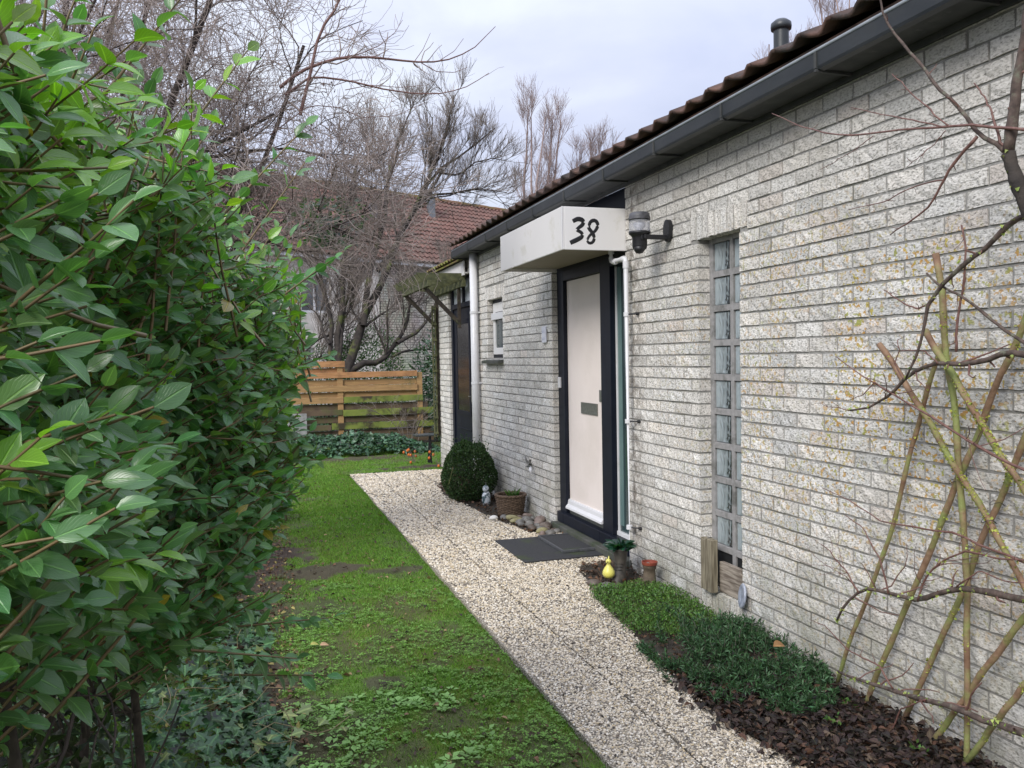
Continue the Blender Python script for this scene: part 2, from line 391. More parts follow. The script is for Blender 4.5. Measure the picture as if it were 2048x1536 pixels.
# ================================================================== MATERIALS
M = {}
M['brick'] = brickmat()
M['mortar'] = mat('mortar', (.23, .225, .21), (.33, .32, .30), 40, .95, .6, 200, .004, c3=(.16, .155, .13), s3=2)
M['navy'] = mat('navy_paint', (.005, .007, .014), (.008, .011, .020), 9, .45, .15, 25, .002, spec=.25)
M['cream_door'] = mat('cream_door_paint', (.77, .69, .64), (.80, .72, .67), 3, .45, .1, 30, .002, c3=(.72, .645, .59), s3=1.4)
M['white'] = mat('white_trim', (.62, .62, .63), (.68, .68, .69), 3, .35, c3=(.50, .50, .47), s3=5, t3=(.55, .75))
M['canopy'] = mat('cream_canopy', (.70, .685, .67), (.73, .715, .70), 2, .4, c3=(.50, .48, .38), s3=4, t3=(.58, .8))
M['zinc'] = mat('gutter_grey', (.017, .021, .024), (.030, .035, .038), 6, .42, .2, 60, .002, c3=(.03, .034, .034), s3=9, t3=(.5, .7), stretch=(1, .4, 1))
M['soffit'] = mat('soffit_board', (.035, .038, .038), (.055, .058, .056), 14, .7, .3, 30, .003, c3=(.09, .09, .085), s3=18, t3=(.6, .75))
M['lip'] = mat('gutter_lip_highlight', (.22, .25, .28), (.30, .33, .36), 14, .4)  # paler than the gutter: the highlight along its edge, put into the colour
M['tile'] = mat('roof_tile_brown', (.085, .045, .034), (.14, .075, .052), 9, .8, .6, 90, .004, c3=(.035, .028, .024), s3=4, t3=(.42, .62))
M['tile_moss'] = mat('mossy_tile', (.10, .055, .04), (.17, .10, .05), 20, .85, .6, 90, .004, c3=(.18, .19, .03), s3=7, t3=(.42, .55))
M['tile_far'] = mat('far_roof_tile', (.12, .06, .048), (.18, .095, .075), 3, .85, .4, 20, .01, c3=(.09, .06, .05), s3=1.2, t3=(.45, .65))
M['black'] = mat('black_plastic', (.012, .012, .014), None, rough=.45, bump=.2, bscale=200, bdist=.0006)
M['steel'] = mat('brushed_steel', (.16, .17, .15), (.22, .23, .205), 40, .38, metal=.55)
M['darkgap'] = mat('dark_interior', (.006, .007, .008), rough=.9)
M['side_glass'] = mat('sidelight_glass', (.030, .052, .056), (.045, .072, .076), 1.3, .12, spec=.7)
M['blind'] = mat('pale_blind', (.11, .18, .18), (.15, .23, .22), 3, .2, spec=.6)
M['pane_white'] = mat('milky_pane', (.42, .47, .52), (.50, .54, .58), 2, .15)
M['block_joint'] = mat('block_joint', (.24, .235, .23), (.31, .30, .295), 30, .8, .2, 120, .002, c3=(.13, .13, .12), s3=6)
M['step'] = mat('stone_step', (.05, .055, .045), (.085, .085, .075), 12, .8, .5, 90, .003, c3=(.035, .05, .02), s3=6)
M['rubber'] = mat('rubber_mat', (.022, .023, .025), (.034, .035, .038), 60, .8, .6, 260, .003, c3=(.035, .05, .015), s3=2.5, t3=(.52, .64))
M['wood_new'] = mat('new_fence_wood', (.36, .17, .065), (.46, .235, .10), 5, .7, .3, 40, .003, c3=(.25, .13, .055), s3=2.2, stretch=(1, 1, 9), t3=(.5, .65))
M['wood_mid'] = mat('weathering_fence_wood', (.30, .175, .075), (.40, .245, .10), 5, .75, .3, 40, .003, c3=(.15, .12, .04), s3=2.2, stretch=(1, 1, 9), t3=(.55, .72))
M['wood_moss'] = mat('mossy_fence_wood', (.13, .17, .03), (.21, .25, .045), 4, .85, .4, 40, .004, c3=(.045, .035, .018), s3=2.6, t3=(.5, .6))
M['wood_dark'] = mat('dark_wet_wood', (.085, .058, .036), (.14, .095, .055), 6, .8, .4, 40, .004, c3=(.08, .09, .025), s3=3)
M['wood_algae'] = mat('algae_green_timber', (.045, .052, .022), (.10, .105, .045), 14, .85, .5, 60, .004, c3=(.22, .23, .17), s3=16, t3=(.62, .7))
M['wood_brown'] = mat('dark_brace_timber', (.035, .028, .022), (.07, .055, .04), 16, .85, .4, 60, .003, c3=(.10, .12, .05), s3=12, t3=(.55, .7))
M['driftwood'] = mat('weathered_plank', (.12, .10, .065), (.28, .245, .17), 60, .9, 1., 70, .006, stretch=(1, 1, .12))
M['driftwood_h'] = mat('split_grey_plank', (.14, .11, .085), (.38, .33, .27), 60, .9, 1., 70, .006, stretch=(1, .12, 1))
M['bark'] = mat('brown_bark', (.030, .022, .018), (.070, .054, .042), 25, .85, .8, 60, .006)
M['bark_moss'] = mat('mossy_bark', (.020, .016, .014), (.05, .040, .032), 12, .9, .8, 40, .01, c3=(.085, .10, .022), s3=3.5, t3=(.54, .66))
M['twig_purple'] = mat('purple_brown_twigs', (.27, .22, .195), (.43, .36, .325), 3, .8)
M['twig_grey'] = mat('grey_brown_twigs', (.13, .105, .09), (.24, .20, .17), 3, .8)
M['twig_pink'] = mat('pale_reddish_twigs', (.26, .19, .17), (.36, .28, .26), 1, .8)
M['cane'] = mat('lichened_hazel_pole', (.17, .095, .055), (.28, .18, .11), 22, .75, .9, 60, .004, c3=(.22, .25, .08), s3=6, t3=(.44, .6))
M['lichen_limb'] = mat('dark_lichened_limb', (.05, .035, .028), (.12, .085, .07), 40, .85, .5, 120, .002, c3=(.15, .155, .11), s3=26, t3=(.55, .68))
M['red_twig'] = mat('reddish_twig', (.11, .05, .04), (.19, .10, .08), 50, .6)
M['lichen'] = mat('yellow_green_lichen', (.42, .46, .10), (.30, .36, .08), 60, .95, .8, 200, .003)
M['leaf'] = leafmat('glossy_hedge_leaf', .28, .33, spec=.8)
M['ivyleaf'] = leafmat('ivy_leaf', .36, .12, spec=.45)
M['smallleaf'] = leafmat('small_leaf', .55, .2, veins=False, spec=.3)
M['grass'] = leafmat('grass_blade', .6, .3, veins=False, spec=.25)
M['deadleaf'] = leafmat('dead_leaf', .6, .15, veins=True, tcol=(1.2, 1, .7), spec=.35)
M['sedum'] = leafmat('bed_plant_leaf', .55, .15, veins=False)

# ================================================================== GROUND
def soil_mask(x, y):
    """how bare the lawn is, 0 grass .. 1 soil"""
    n = fbm(x, y, 2.2, 3, 4); n2 = fbm(x, y, 7, 9, 3)
    s = np.maximum(sm(n, .54, .72)*.6, .6*sm(fbm(x, y, 6.5, 13, 4), .53, .68)*sm(6.2-y, 0, 1.2)*(x < 1.2))
    for cx, cy, rx, ry, a in ((.42, 6.55, .52, .20, .9), (-.1, 6.3, .35, .7, .95), (.14, 3.6, .22, 1.1, .8), (.25, 5.6, .25, .35, .7), (.95, 6.35, .28, .10, .8), (.0, 7.2, .35, .9, 1.), (.62, 4.15, .13, .10, .8), (.02, 4.2, .22, .9, .9), (.1, 5.4, .2, .6, .75), (.35, 3.35, .2, .18, .6), (2.5, 12.35, .9, .16, 1.), (1.0, 13.9, 2.2, .32, .85), (-.1, 9.6, .5, .9, .7)):
        s = np.maximum(s, a*sm(1.35-np.hypot((x-cx)/rx, (y-cy)/ry)+(n2-.5)*2.2, 0, .7))
    return np.clip(s, 0, 1)
nG = M['soil'] = mat('dark_garden_soil', (.028, .020, .015), (.06, .045, .035), 30, .95, 1., 70, .012)
g = MB(); g.add([(-90, -90, -.04), (110, -90, -.04), (110, 150, -.04), (-90, 150, -.04)], [(0, 1, 2, 3)])
ground = g.build('ground', M['soil'], kind='structure')

def grid(x0, x1, y0, y1, step, hf):
    xs = np.arange(x0, x1+1e-6, step); ys = np.arange(y0, y1+1e-6, step); X, Y = np.meshgrid(xs, ys); Z = hf(X, Y)
    nx, ny = len(xs), len(ys); i = (np.arange(ny-1)[:, None]*nx+np.arange(nx-1)[None]).ravel()
    return np.stack([X, Y, Z], -1).reshape(-1, 3), np.stack([i, i+1, i+nx+1, i+nx], 1), X, Y
def lawn_h(x, y): return (fbm(x, y, 3, 5)-.5)*.035+(fbm(x, y, 14, 6, 3)-.5)*.012-.004-.02*sm(x, 1.24, 1.30)*(y < 12)
def lawn_col(x, y):
    s = soil_mask(x, y)[..., None]; n = fbm(x, y, 1.6, 21)[..., None]; n2 = fbm(x, y, 12, 22)[..., None]
    far = sm(y, 6.5, 8)[..., None]
    gcol = np.array([.085, .165, .028])*(1-n)+np.array([.13, .23, .042])*n
    gcol = gcol*(1-far*.0)*( .7+.6*n2)
    moss = np.array([.13, .15, .028]); k = sm(fbm(x, y, 1.7, 40), .45, .65)[..., None]; gcol = gcol*(1-k*.6)+moss*k*.6
    soil = np.array([.075, .058, .046])*(.6+.8*n2)
    return gcol*(1-s)+soil*s
M['lawn'] = tintmat('mossy_lawn', .9, 1., 130, .012, .35, .15, 150)
V, Q, X, Y = grid(-2.4, 1.32, .3, 12.0, .04, lawn_h); 
lw = rawmesh('lawn', V, Q, None, M['lawn'], lawn_col(V[:, 0], V[:, 1]), None, True); tag(addo('lawn', lw), kind='structure')
V, Q, X, Y = grid(-2.4, 5.6, 12.0, 16.0, .06, lawn_h)
lw = rawmesh('lawn', V, Q, None, M['lawn'], lawn_col(V[:, 0], V[:, 1]), None, True); tag(addo('lawn', lw), kind='structure')

# bed along the wall: dark soil, slightly hollow
V, Q, X, Y = grid(1.9, 2.74, .4, 12.3, .04, lambda x, y: .0+(fbm(x, y, 9, 31)-.5)*.03-.012)
bd = rawmesh('flower_bed', V, Q, None, M['soil'], None, None, True); tag(addo('flower_bed', bd), kind='structure')

# path: washed-gravel slabs in columns with thin joints
def pebblemat():
    m = bpy.data.materials.new('washed_gravel'); m.use_nodes = True; nt = m.node_tree; b = nt.nodes['Principled BSDF']; N = nt.nodes.new; L = nt.links.new
    b.inputs['Roughness'].default_value = .8; g = N('ShaderNodeNewGeometry')
    v = N('ShaderNodeTexVoronoi'); v.inputs['Scale'].default_value = 105; L(g.outputs['Position'], v.inputs['Vector'])
    sp = N('ShaderNodeSeparateXYZ'); L(v.outputs['Color'], sp.inputs[0])
    r = N('ShaderNodeValToRGB'); L(sp.outputs[0], r.inputs[0]); els = r.color_ramp.elements
    els[0].position = 0; els[0].color = (.20, .17, .13, 1); els[1].position = 1; els[1].color = (.75, .70, .60, 1)
    for p, c in ((.2, (.38, .33, .25)), (.45, (.56, .50, .40)), (.75, (.68, .62, .52))): e = els.new(p); e.color = (*c, 1)
    d = N('ShaderNodeMapRange'); d.inputs[1].default_value = .25; d.inputs[2].default_value = .6; L(v.outputs['Distance'], d.inputs[0])
    mx = N('ShaderNodeMixRGB'); L(d.outputs[0], mx.inputs[0]); L(r.outputs[0], mx.inputs[1]); mx.inputs[2].default_value = (.17, .145, .11, 1)
    L(mx.outputs[0], b.inputs['Base Color'])
    bp = N('ShaderNodeBump'); bp.invert = True; bp.inputs['Distance'].default_value = .006; L(v.outputs['Distance'], bp.inputs['Height']); L(bp.outputs[0], b.inputs['Normal'])
    return m
M['slab'] = pebblemat()
M['joint'] = mat('path_joint', (.035, .028, .02), (.06, .05, .035), 60, .95)
def right_edge(y):
    y = np.asarray(y, float)
    return np.interp(y, [0, 2.7, 3.1, 3.8, 4.5, 5.06, 5.2, 5.55, 5.9, 6.0, 7.1, 7.2, 7.93, 8.3, 8.9, 9.6, 10.4, 11.0, 11.9], [2.04, 2.03, 1.95, 1.98, 2.10, 2.15, 2.2, 2.28, 2.36, 2.72, 2.72, 2.42, 2.31, 2.28, 2.22, 2.15, 2.25, 2.5, 2.68])
path = tag(addo('garden_path', rawmesh('garden_path', [(1.31, .3, -.006), (2.70, .3, -.006), (2.70, 11.93, -.006), (1.31, 11.88, -.006)], [(0, 1, 2, 3)], None, M['joint'])), kind='structure')
slab_cols = [(1.31, 1.649), (1.661, 2.269), (2.281, 2.70)]
for ci, (a, b_) in enumerate(slab_cols):
    y = .3-.17*ci
    while y < 11.87:
        y2 = min(y+.597, 11.88)
        ys = np.linspace(max(y, .3), y2, 7)
        lo = np.full(7, a); hi = np.minimum(b_, right_edge(ys)+.0)
        if (hi-lo).max() > .05 and y2-y > .03:
            hi = np.maximum(hi, lo+.004); z = .006+random.uniform(-.0015, .0015)
            V = [(lo[k], ys[k], z) for k in range(7)]+[(hi[k], ys[k], z) for k in range(7)]
            V += [(x, yy, -.03) for x, yy, _ in V]
            Q = [(k, 7+k, 8+k, k+1) for k in range(6)]+[(14+k, 15+k, k+1, k) for k in range(6)]+[(7+k, 8+k, 22+k, 21+k) for k in range(6)]+[(0, 14, 21, 7), (6, 13, 27, 20)]
            V = np.array(V); c = V.mean(0); addo('slab', rawmesh('slab', V-c, Q, None, M['slab']), path, c)
        y = y2+.006
# loose-looking washed pebbles standing proud of the slabs (instanced points)
pm = bpy.data.materials.new('pebbles'); pm.use_nodes = True; nt = pm.node_tree; b = nt.nodes['Principled BSDF']; b.inputs['Roughness'].default_value = .6
oi = nt.nodes.new('ShaderNodeObjectInfo'); r = nt.nodes.new('ShaderNodeValToRGB'); nt.links.new(oi.outputs['Random'], r.inputs[0]); nt.links.new(r.outputs[0], b.inputs['Base Color'])
r.color_ramp.interpolation = 'CONSTANT'; els = r.color_ramp.elements; els[0].position = 0; els[0].color = (.70, .62, .50, 1); els[1].position = .91; els[1].color = (.09, .08, .07, 1)
for p, c in ((.2, (.60, .52, .39)), (.38, (.76, .71, .61)), (.52, (.52, .44, .32)), (.66, (.38, .33, .26)), (.77, (.55, .44, .27)), (.85, (.20, .17, .135))): e = els.new(p); e.color = (*c, 1)
def ico(sub=1, jit=.22, flat=.6):
    bm = bmesh.new(); bmesh.ops.create_icosphere(bm, subdivisions=sub, radius=1); 
    for v in bm.verts: v.co *= 1+random.uniform(-jit, jit); v.co.z *= flat
    me = bpy.data.meshes.new('pebble_shape'); bm.to_mesh(me); bm.free(); me.polygons.foreach_set('use_smooth', [True]*len(me.polygons)); return me
def gn_scatter(name, pts, scl, src_mesh_list, m, **k):
    """points -> instances of the source shapes, random turn, size from the attribute 'scl'"""
    srcs = []
    me = rawmesh(name, pts); a = me.attributes.new('scl', 'FLOAT', 'POINT'); a.data.foreach_set('value', np.asarray(scl, np.float32)); o = addo(name, me)
    ng = bpy.data.node_groups.new(name, 'GeometryNodeTree'); ng.interface.new_socket('Geometry', in_out='INPUT', socket_type='NodeSocketGeometry'); ng.interface.new_socket('Geometry', in_out='OUTPUT', socket_type='NodeSocketGeometry')
    gi = ng.nodes.new('NodeGroupInput'); go = ng.nodes.new('NodeGroupOutput'); ip = ng.nodes.new('GeometryNodeInstanceOnPoints')
    mtp = ng.nodes.new('GeometryNodeMeshToPoints'); ng.links.new(gi.outputs[0], mtp.inputs[0]); ng.links.new(mtp.outputs[0], ip.inputs['Points'])
    pr = ng.nodes.new('GeometryNodeMeshIcoSphere'); pr.inputs['Radius'].default_value = 1; pr.inputs['Subdivisions'].default_value = 2
    sp = ng.nodes.new('GeometryNodeSetPosition'); ng.links.new(pr.outputs[0], sp.inputs[0])
    nz = ng.nodes.new('ShaderNodeTexNoise'); nz.inputs['Scale'].default_value = 1.3
    vs = ng.nodes.new('ShaderNodeVectorMath'); vs.operation = 'MULTIPLY_ADD'; vs.inputs[1].default_value = (.9, .9, .5); vs.inputs[2].default_value = (-.45, -.45, -.25); ng.links.new(nz.outputs['Color'], vs.inputs[0]); ng.links.new(vs.outputs[0], sp.inputs['Offset'])
    sm_ = ng.nodes.new('GeometryNodeSetMaterial'); sm_.inputs['Material'].default_value = m; ng.links.new(sp.outputs[0], sm_.inputs[0]); ng.links.new(sm_.outputs[0], ip.inputs['Instance'])
    rv = ng.nodes.new('FunctionNodeRandomValue'); rv.data_type = 'FLOAT_VECTOR'; rv.inputs[0].default_value = (-.5, -.5, 0); rv.inputs[1].default_value = (.5, .5, 6.28); ng.links.new(rv.outputs[0], ip.inputs['Rotation'])
    na = ng.nodes.new('GeometryNodeInputNamedAttribute'); na.data_type = 'FLOAT'; na.inputs[0].default_value = 'scl'
    rs = ng.nodes.new('FunctionNodeRandomValue'); rs.data_type = 'FLOAT_VECTOR'; rs.inputs[0].default_value = (.75, .75, .45); rs.inputs[1].default_value = (1.35, 1.1, .75); rs.inputs['Seed'].default_value = 5
    vm = ng.nodes.new('ShaderNodeVectorMath'); vm.operation = 'SCALE'; ng.links.new(rs.outputs[0], vm.inputs[0]); ng.links.new(na.outputs[0], vm.inputs['Scale']); ng.links.new(vm.outputs[0], ip.inputs['Scale'])
    ng.links.new(ip.outputs[0], go.inputs[0]); md = o.modifiers.new('scatter', 'NODES'); md.node_group = ng
    return tag(o, **k)
pts = []; sc = []
for y0, y1, pitch in ((2.5, 4.2, .0088), (4.2, 6.2, .0105), (6.2, 9, .0135), (9, 11.88, .017)):
    n = int((y1-y0)*1.4/pitch**2); x = 1.31+rng.random(n)*1.4; y = y0+rng.random(n)*(y1-y0)
    edge = right_edge(y)+.035*(vnoise(y, y*0, 14, 2)-.5)+.03*rng.normal(size=n)*(rng.random(n) < .12); le = 1.31+.05*(vnoise(y, y*0, 9, 7)-.45)*(y < 11.5)
    ok = (x < edge) & (x > le)
    jw = np.interp(y, [2.5, 6, 12], [.0065, .009, .014]); ok &= ~(((np.abs(x-1.655+.003*np.sin(y*5)) < jw) | ((np.abs(x-2.275) < jw) & (y > 6))) & (rng.random(n) < .82))
    for ci, (a, b_) in enumerate(slab_cols):
        ph = np.mod(y-(.3-.17*ci), .603); ok &= ~((x > a) & (x < b_) & (ph > .597) & (rng.random(n) < .7))
    ok &= ~((x > 2.03) & (y > 6.14) & (y < 6.95))
    ok &= rng.random(n) > .35*sm(fbm(x, y, 4, 77), .5, .7)
    x, y = x[ok], y[ok]; pts.append(np.stack([x, y, .006+rng.random(len(x))*.003], 1)); sc.append(pitch*(.40+.30*rng.random(len(x))))
pts = np.vstack(pts); sc = np.concatenate(sc)
gn_scatter('path_gravel', pts, sc, None, pm, label='cream and brown washed pebbles covering the garden path', cat='gravel', kind='stuff')

# ================================================================== THE BUNGALOW
D = 2.72
house = empty('house', (5.5, 6.3, 0), label='single-storey pale grey brick bungalow with dark eaves and cream front door', cat='house')
OPEN = [(4.21, 4.68, .0, 2.345), (5.73, 7.35, -1, 3.0), (8.95, 9.57, 1.63, 2.31), (10.35, 11.60, -1, 2.74)]
Y0, Y1, ZT = .35, 12.28, 2.905
CH = .0786; BZ0 = 1.382-18*CH+.0  # course joints pass z = 1.382
m0 = MB()
cuts = [(Y0, 4.21), (4.68, 5.73), (7.35, 8.95), (9.57, 10.35), (11.60, Y1)]
for a, b_ in cuts: m0.box(D+.0065, D+.088, a+.004, b_-.004, -.3, ZT)
for a, b_, z0, z1 in OPEN:
    if z1 < 2.9: m0.box(D+.0065, D+.088, a-.01, b_+.01, z1+.006, ZT-.001)
    if z0 > 0: m0.box(D+.0065, D+.088, a-.01, b_+.01, -.3, z0-.006)
m0.box(D+.0065, D+.088, 4.20, 4.69, -.3, .13)
m0.build('mortar_bed', M['mortar'], house, kind='stuff')
# split-face brick variants in unit coordinates (y 0..1, z 0..1, x depth in metres)
NV = 10; bv = []
for v in range(NV):
    ny, nz = 5, 2; F = []
    for i in range(nz+1):
        for j in range(ny+1):
            edge = i in (0, nz) or j in (0, ny)
            x = random.uniform(-.0045, .0045) if not edge else random.uniform(.0003, .003)
            yy = j/ny+(random.uniform(-.012, .004) if j == ny else random.uniform(-.004, .012) if j == 0 else random.uniform(-.03, .03)); zz = i/nz+(random.uniform(-.03, .02) if i == nz else random.uniform(-.02, .03) if i == 0 else random.uniform(-.1, .1))
            F.append((x, yy, zz))
    V = list(F); Q = []
    for i in range(nz):
        for j in range(ny): a = i*(ny+1)+j; Q.append((a, a+ny+1, a+ny+2, a+1))
    ring = [j for j in range(ny+1)]+[i*(ny+1)+ny for i in range(1, nz+1)]+[nz*(ny+1)+j for j in range(ny-1, -1, -1)]+[i*(ny+1) for i in range(nz-1, 0, -1)]
    o = len(V); V += [(.098, V[q][1], V[q][2]) for q in ring]; n = len(ring)
    Q += [(ring[q], ring[(q+1) % n], o+(q+1) % n, o+q) for q in range(n)]
    bv.append((np.array(V), np.array(Q)))
bricks = []   # y0, y1, z0, z1
def lay(ya, yb, z0, z1, off):
    k0 = int(math.floor((ya-off)/.2155))-1
    y = off+k0*.2155; segs = []
    while y < yb:
        a, b_ = max(y, ya), min(y+.2155, yb)
        if b_-a > .0005: segs.append([a, b_])
        y += .2155
    # no slivers: merge with the neighbour
    i = 0
    while i < len(segs):
        if segs[i][1]-segs[i][0] < .045 and len(segs) > 1:
            if i == 0: segs[1][0] = segs[0][0]; segs.pop(0); continue
            segs[i-1][1] = segs[i][1]; segs.pop(i); continue
        i += 1
    for a, b_ in segs:
        bricks.append((a+(.005 if a > ya+.001 else 0), b_-(.005 if b_ < yb-.001 else 0), z0+.006, z1-.006))
rows = []; k = -2; z = 1.382-.0786*19
while z < ZT-.02: rows.append((z, min(z+CH, ZT))); z += CH
SOLD = [(4.125, 4.765, 2.345, 2.345+.155), (8.86, 9.66, 2.31, 2.31+.155)]
for i, (za, zb) in enumerate(rows):
    zm = (za+zb)/2
    blocked = sorted([(a, b_) for a, b_, z0, z1 in OPEN if z0 < zm < z1]+[(a, b_) for a, b_, z0, z1 in SOLD if z0 < zm < z1])
    y = Y0
    for a, b_ in blocked+[(Y1, Y1)]:
        if a-y > .01: lay(y, a, za, zb, Y0+random.uniform(-.008, .008)+(.1077 if i % 2 else 0))
        y = max(y, b_)
for a, b_, z0, z1 in SOLD:
    n = round((b_-a)/.072); w = (b_-a)/n
    for q in range(n): bricks.append((a+q*w+.005, a+(q+1)*w-.005, z0+.002, z1-.005))
for q in range(7):
    w = .47/7; bricks.append((4.21+q*w+.004, 4.21+(q+1)*w-.004, -.02, .138+random.uniform(-.004, .006)))
vis = [b_ for b_ in bricks if 2.30 < b_[1] and b_[3] > 0]
vis.sort(key=lambda q: (D-0)**2+((q[0]+q[1])/2)**2+((q[2]+q[3])/2-1.62)**2)
near = set(vis[:300]); bricks_me = {}
def btint():
    t = random.gauss(.985, .075); w = random.gauss(.008, .01)
    if random.random() < .018: return (t*1.0, t*.94, t*.905)
    return (t*(1+w), t, t*(1-w))
# tinted copies of each shape, shared
tv = []
for v in range(NV*3):
    V, Q = bv[v % NV]; tv.append(rawmesh('brick', V, Q, None, M['brick'], btint()))
VV = []; QQ = []; TT = []; o = 0
for q in bricks:
    jx = random.uniform(-.0025, .0025)
    if q in near:
        ob = bpy.data.objects.new('brick', random.choice(tv)); C.objects.link(ob); ob.parent = house
        ob.location = Vector((D+jx, q[0], q[2]))-house.location; ob.scale = (1, q[1]-q[0], q[3]-q[2])
    else:
        V, Q = bv[random.randrange(NV)]; V = V*np.array([1, q[1]-q[0], q[3]-q[2]])+np.array([D+jx, q[0], q[2]])
        VV.append(V); QQ.append(Q+o); TT.append(np.tile(btint(), (len(V), 1))); o += len(V)
tag(addo('brickwork', rawmesh('brickwork', np.vstack(VV), np.vstack(QQ), None, M['brick'], np.vstack(TT)), house), kind='stuff')
# body of the house behind the front wall
b = MB(); b.box(D+.095, D+.30, Y0+.02, 4.15, -.1, 2.9).box(D+.17, D+.30, 4.15, 4.75, -.1, 2.9).box(D+.095, D+.30, 4.75, 5.70, -.1, 2.9).box(D+.2, D+.30, 5.70, 7.4, -.1, 2.9).box(D+.095, D+.30, 7.4, 8.9, -.1, 2.9)
b.box(D+.14, D+.3, 8.9, 9.62, -.1, 2.9).box(D+.095, D+.3, 9.62, 10.3, -.1, 2.9).box(D+.14, D+.3, 10.3, 11.65, -.1, 2.9).box(D+.095, D+.3, 11.65, Y1-.02, -.1, 2.9)
b.build('inner_wall', M['darkgap'], house)
b = MB(); b.box(D+.1, 9.6, .25, .349, -.1, 2.95); b.box(D+.1, 9.6, Y1-.015, Y1+.08, -.1, 2.90); b.box(9.5, 9.6, .35, Y1, -.1, 2.9)
b.build('end_wall', M['mortar'], house)
# roof
PITCH = math.radians(25.5); EX, EZ = 2.475, 3.045
slope = np.array([math.cos(PITCH), 0, math.sin(PITCH)]); up = np.array([-math.sin(PITCH), 0, math.cos(PITCH)])
def tilemesh(w=.205, L=.36, n=8, amp=.018, th=.014):
    ts = np.linspace(0, 1, n+1); prof = amp*np.cos(2*PI*(ts**1.15))+amp*.25*np.sin(4*PI*ts)
    V = []; 
    for s_, lift in ((0, .018), (1, -.004)):
        for t, p in zip(ts, prof): V.append((s_*L, t*w, p+lift+th))
    for s_, lift in ((0, .018), (1, -.004)):
        for t, p in zip(ts, prof): V.append((s_*L, t*w, p+lift-th*.4))
    k = n+1; Q = [(i, k+i, k+i+1, i+1) for i in range(n)]+[(2*k+i, i, i+1, 2*k+i+1) for i in range(n)]+[(2*k+i, 2*k+i+1, 3*k+i+1, 3*k+i) for i in range(n)]+[(0, 2*k, 3*k, k), (n, k+n, 3*k+n, 2*k+n)]
    V = np.array(V); V = V[:, 0:1]*slope+V[:, 1:2]*np.array([0, 1., 0])+V[:, 2:3]*up
    return V, np.array(Q)
tVq = [tilemesh(amp=.018*random.uniform(.9, 1.1)) for _ in range(4)]; tms = [rawmesh('roof_tile', V, Q, None, M['tile'], None, None, True) for V, Q in tVq]
roof = MB(); RL = 3.7
E0 = np.array([EX+.02, 0, EZ-.03])
def rp(s, y, h=0): return E0+slope*s+up*h+np.array([0, y, 0])
roof.add([rp(.02, .22), rp(.02, 10.42), rp(RL, 10.42), rp(RL, .22), rp(.02, .22, -.04), rp(.02, 10.42, -.04), rp(RL, 10.42, -.04), rp(RL, .22, -.04)], [(0, 1, 2, 3), (4, 7, 6, 5), (0, 4, 5, 1), (2, 6, 7, 3), (1, 5, 6, 2), (0, 3, 7, 4)])
# far slope
rdg = rp(RL, 0); roof.add([rdg+(0, .22, 0), rdg+(0, 10.42, 0), (9.9, 10.42, 2.95), (9.9, .22, 2.95)], [(0, 1, 2, 3)])
roof_o = roof.build('roof', M['tile'], house)
VV = []; QQ = []; o = 0
for r_ in range(11):
    for c_ in range(50):
        p = np.array([EX, .22+c_*.204, EZ])+slope*(r_*.33)+np.array([0, random.uniform(-.003, .003), random.uniform(-.003, .003)])
        q = random.randrange(4)
        if r_ < 2: ob = addo('roof_tile', tms[q], roof_o, p)
        else: V, Q = tVq[q]; VV.append(V+p); QQ.append(Q+o); o += len(V)
tag(addo('roof_tile', rawmesh('roof_tile', np.vstack(VV), np.vstack(QQ), None, M['tile'], None, None, True), roof_o), kind='stuff')
# box gutter: front, bottom lip, brackets; soffit board
GX = 2.503
b = MB(); b.prism([(GX, 2.995), (GX+.006, 2.995), (GX+.012, 2.922), (GX+.035, 2.912), (GX+.035, 2.906), (GX+.006, 2.912), (GX+.002, 2.925)], 'y', .3, 10.42)
b.box(GX+.08, GX+.10, .3, 10.42, 2.93, 3.02)
gut = b.build('gutter', M['zinc'], house)
b = MB(); b.tube([(GX+.002, .3, 2.999), (GX+.002, 10.43, 2.999)], .0085, 8); b.build('gutter_rim', M['lip'], gut, smooth=True)
for i in range(13):
    y = .95+i*.80-.12
    b = MB(); b.box(GX-.006, GX+.008, y, y+.016, 2.915, 2.99).box(GX-.004, D-.004, y, y+.016, 2.900, 2.914)
    b.build('gutter_bracket', M['soffit'], gut, .002)
b = MB(); b.box(GX+.036, D-.002, .3, 10.42, 2.914, 2.93); b.build('soffit', M['soffit'], house)
b = MB(); b.prism([(GX+.004, 2.92), (GX+.1, 2.92), (D+.02, 2.95), (D+.02, 3.10), (GX+.02, 2.996)], 'y', 10.42, 10.435); b.build('gutter_end', M['zinc'], gut)
b = MB(); b.box(D-.02, D+.0, .3, 10.42, 2.885, 2.9135); b.build('wall_plate', M['soffit'], house)
# roof vent pipe
b = MB(); vx, vy = 4.3, 6.0; b.lathe((vx, vy, 3.72), [(.11, 0), (.085, .28), (.066, .31), (.062, .42), (.062, .60)], 20); vp = b.build('roof_vent', M['zinc'], house, smooth=True)
b = MB(); b.lathe((vx, vy, 4.31), [(.062, 0), (.082, .004), (.085, .03), (.082, .058), (.05, .085), (.001, .095)], 20); b.build('vent_cap', M['zinc'], vp, smooth=True)
b = MB(); b.lathe((vx, vy, 4.14), [(.062, 0), (.068, .002), (.068, .02), (.062, .022)], 20); b.build('vent_collar', M['black'], vp, smooth=True)

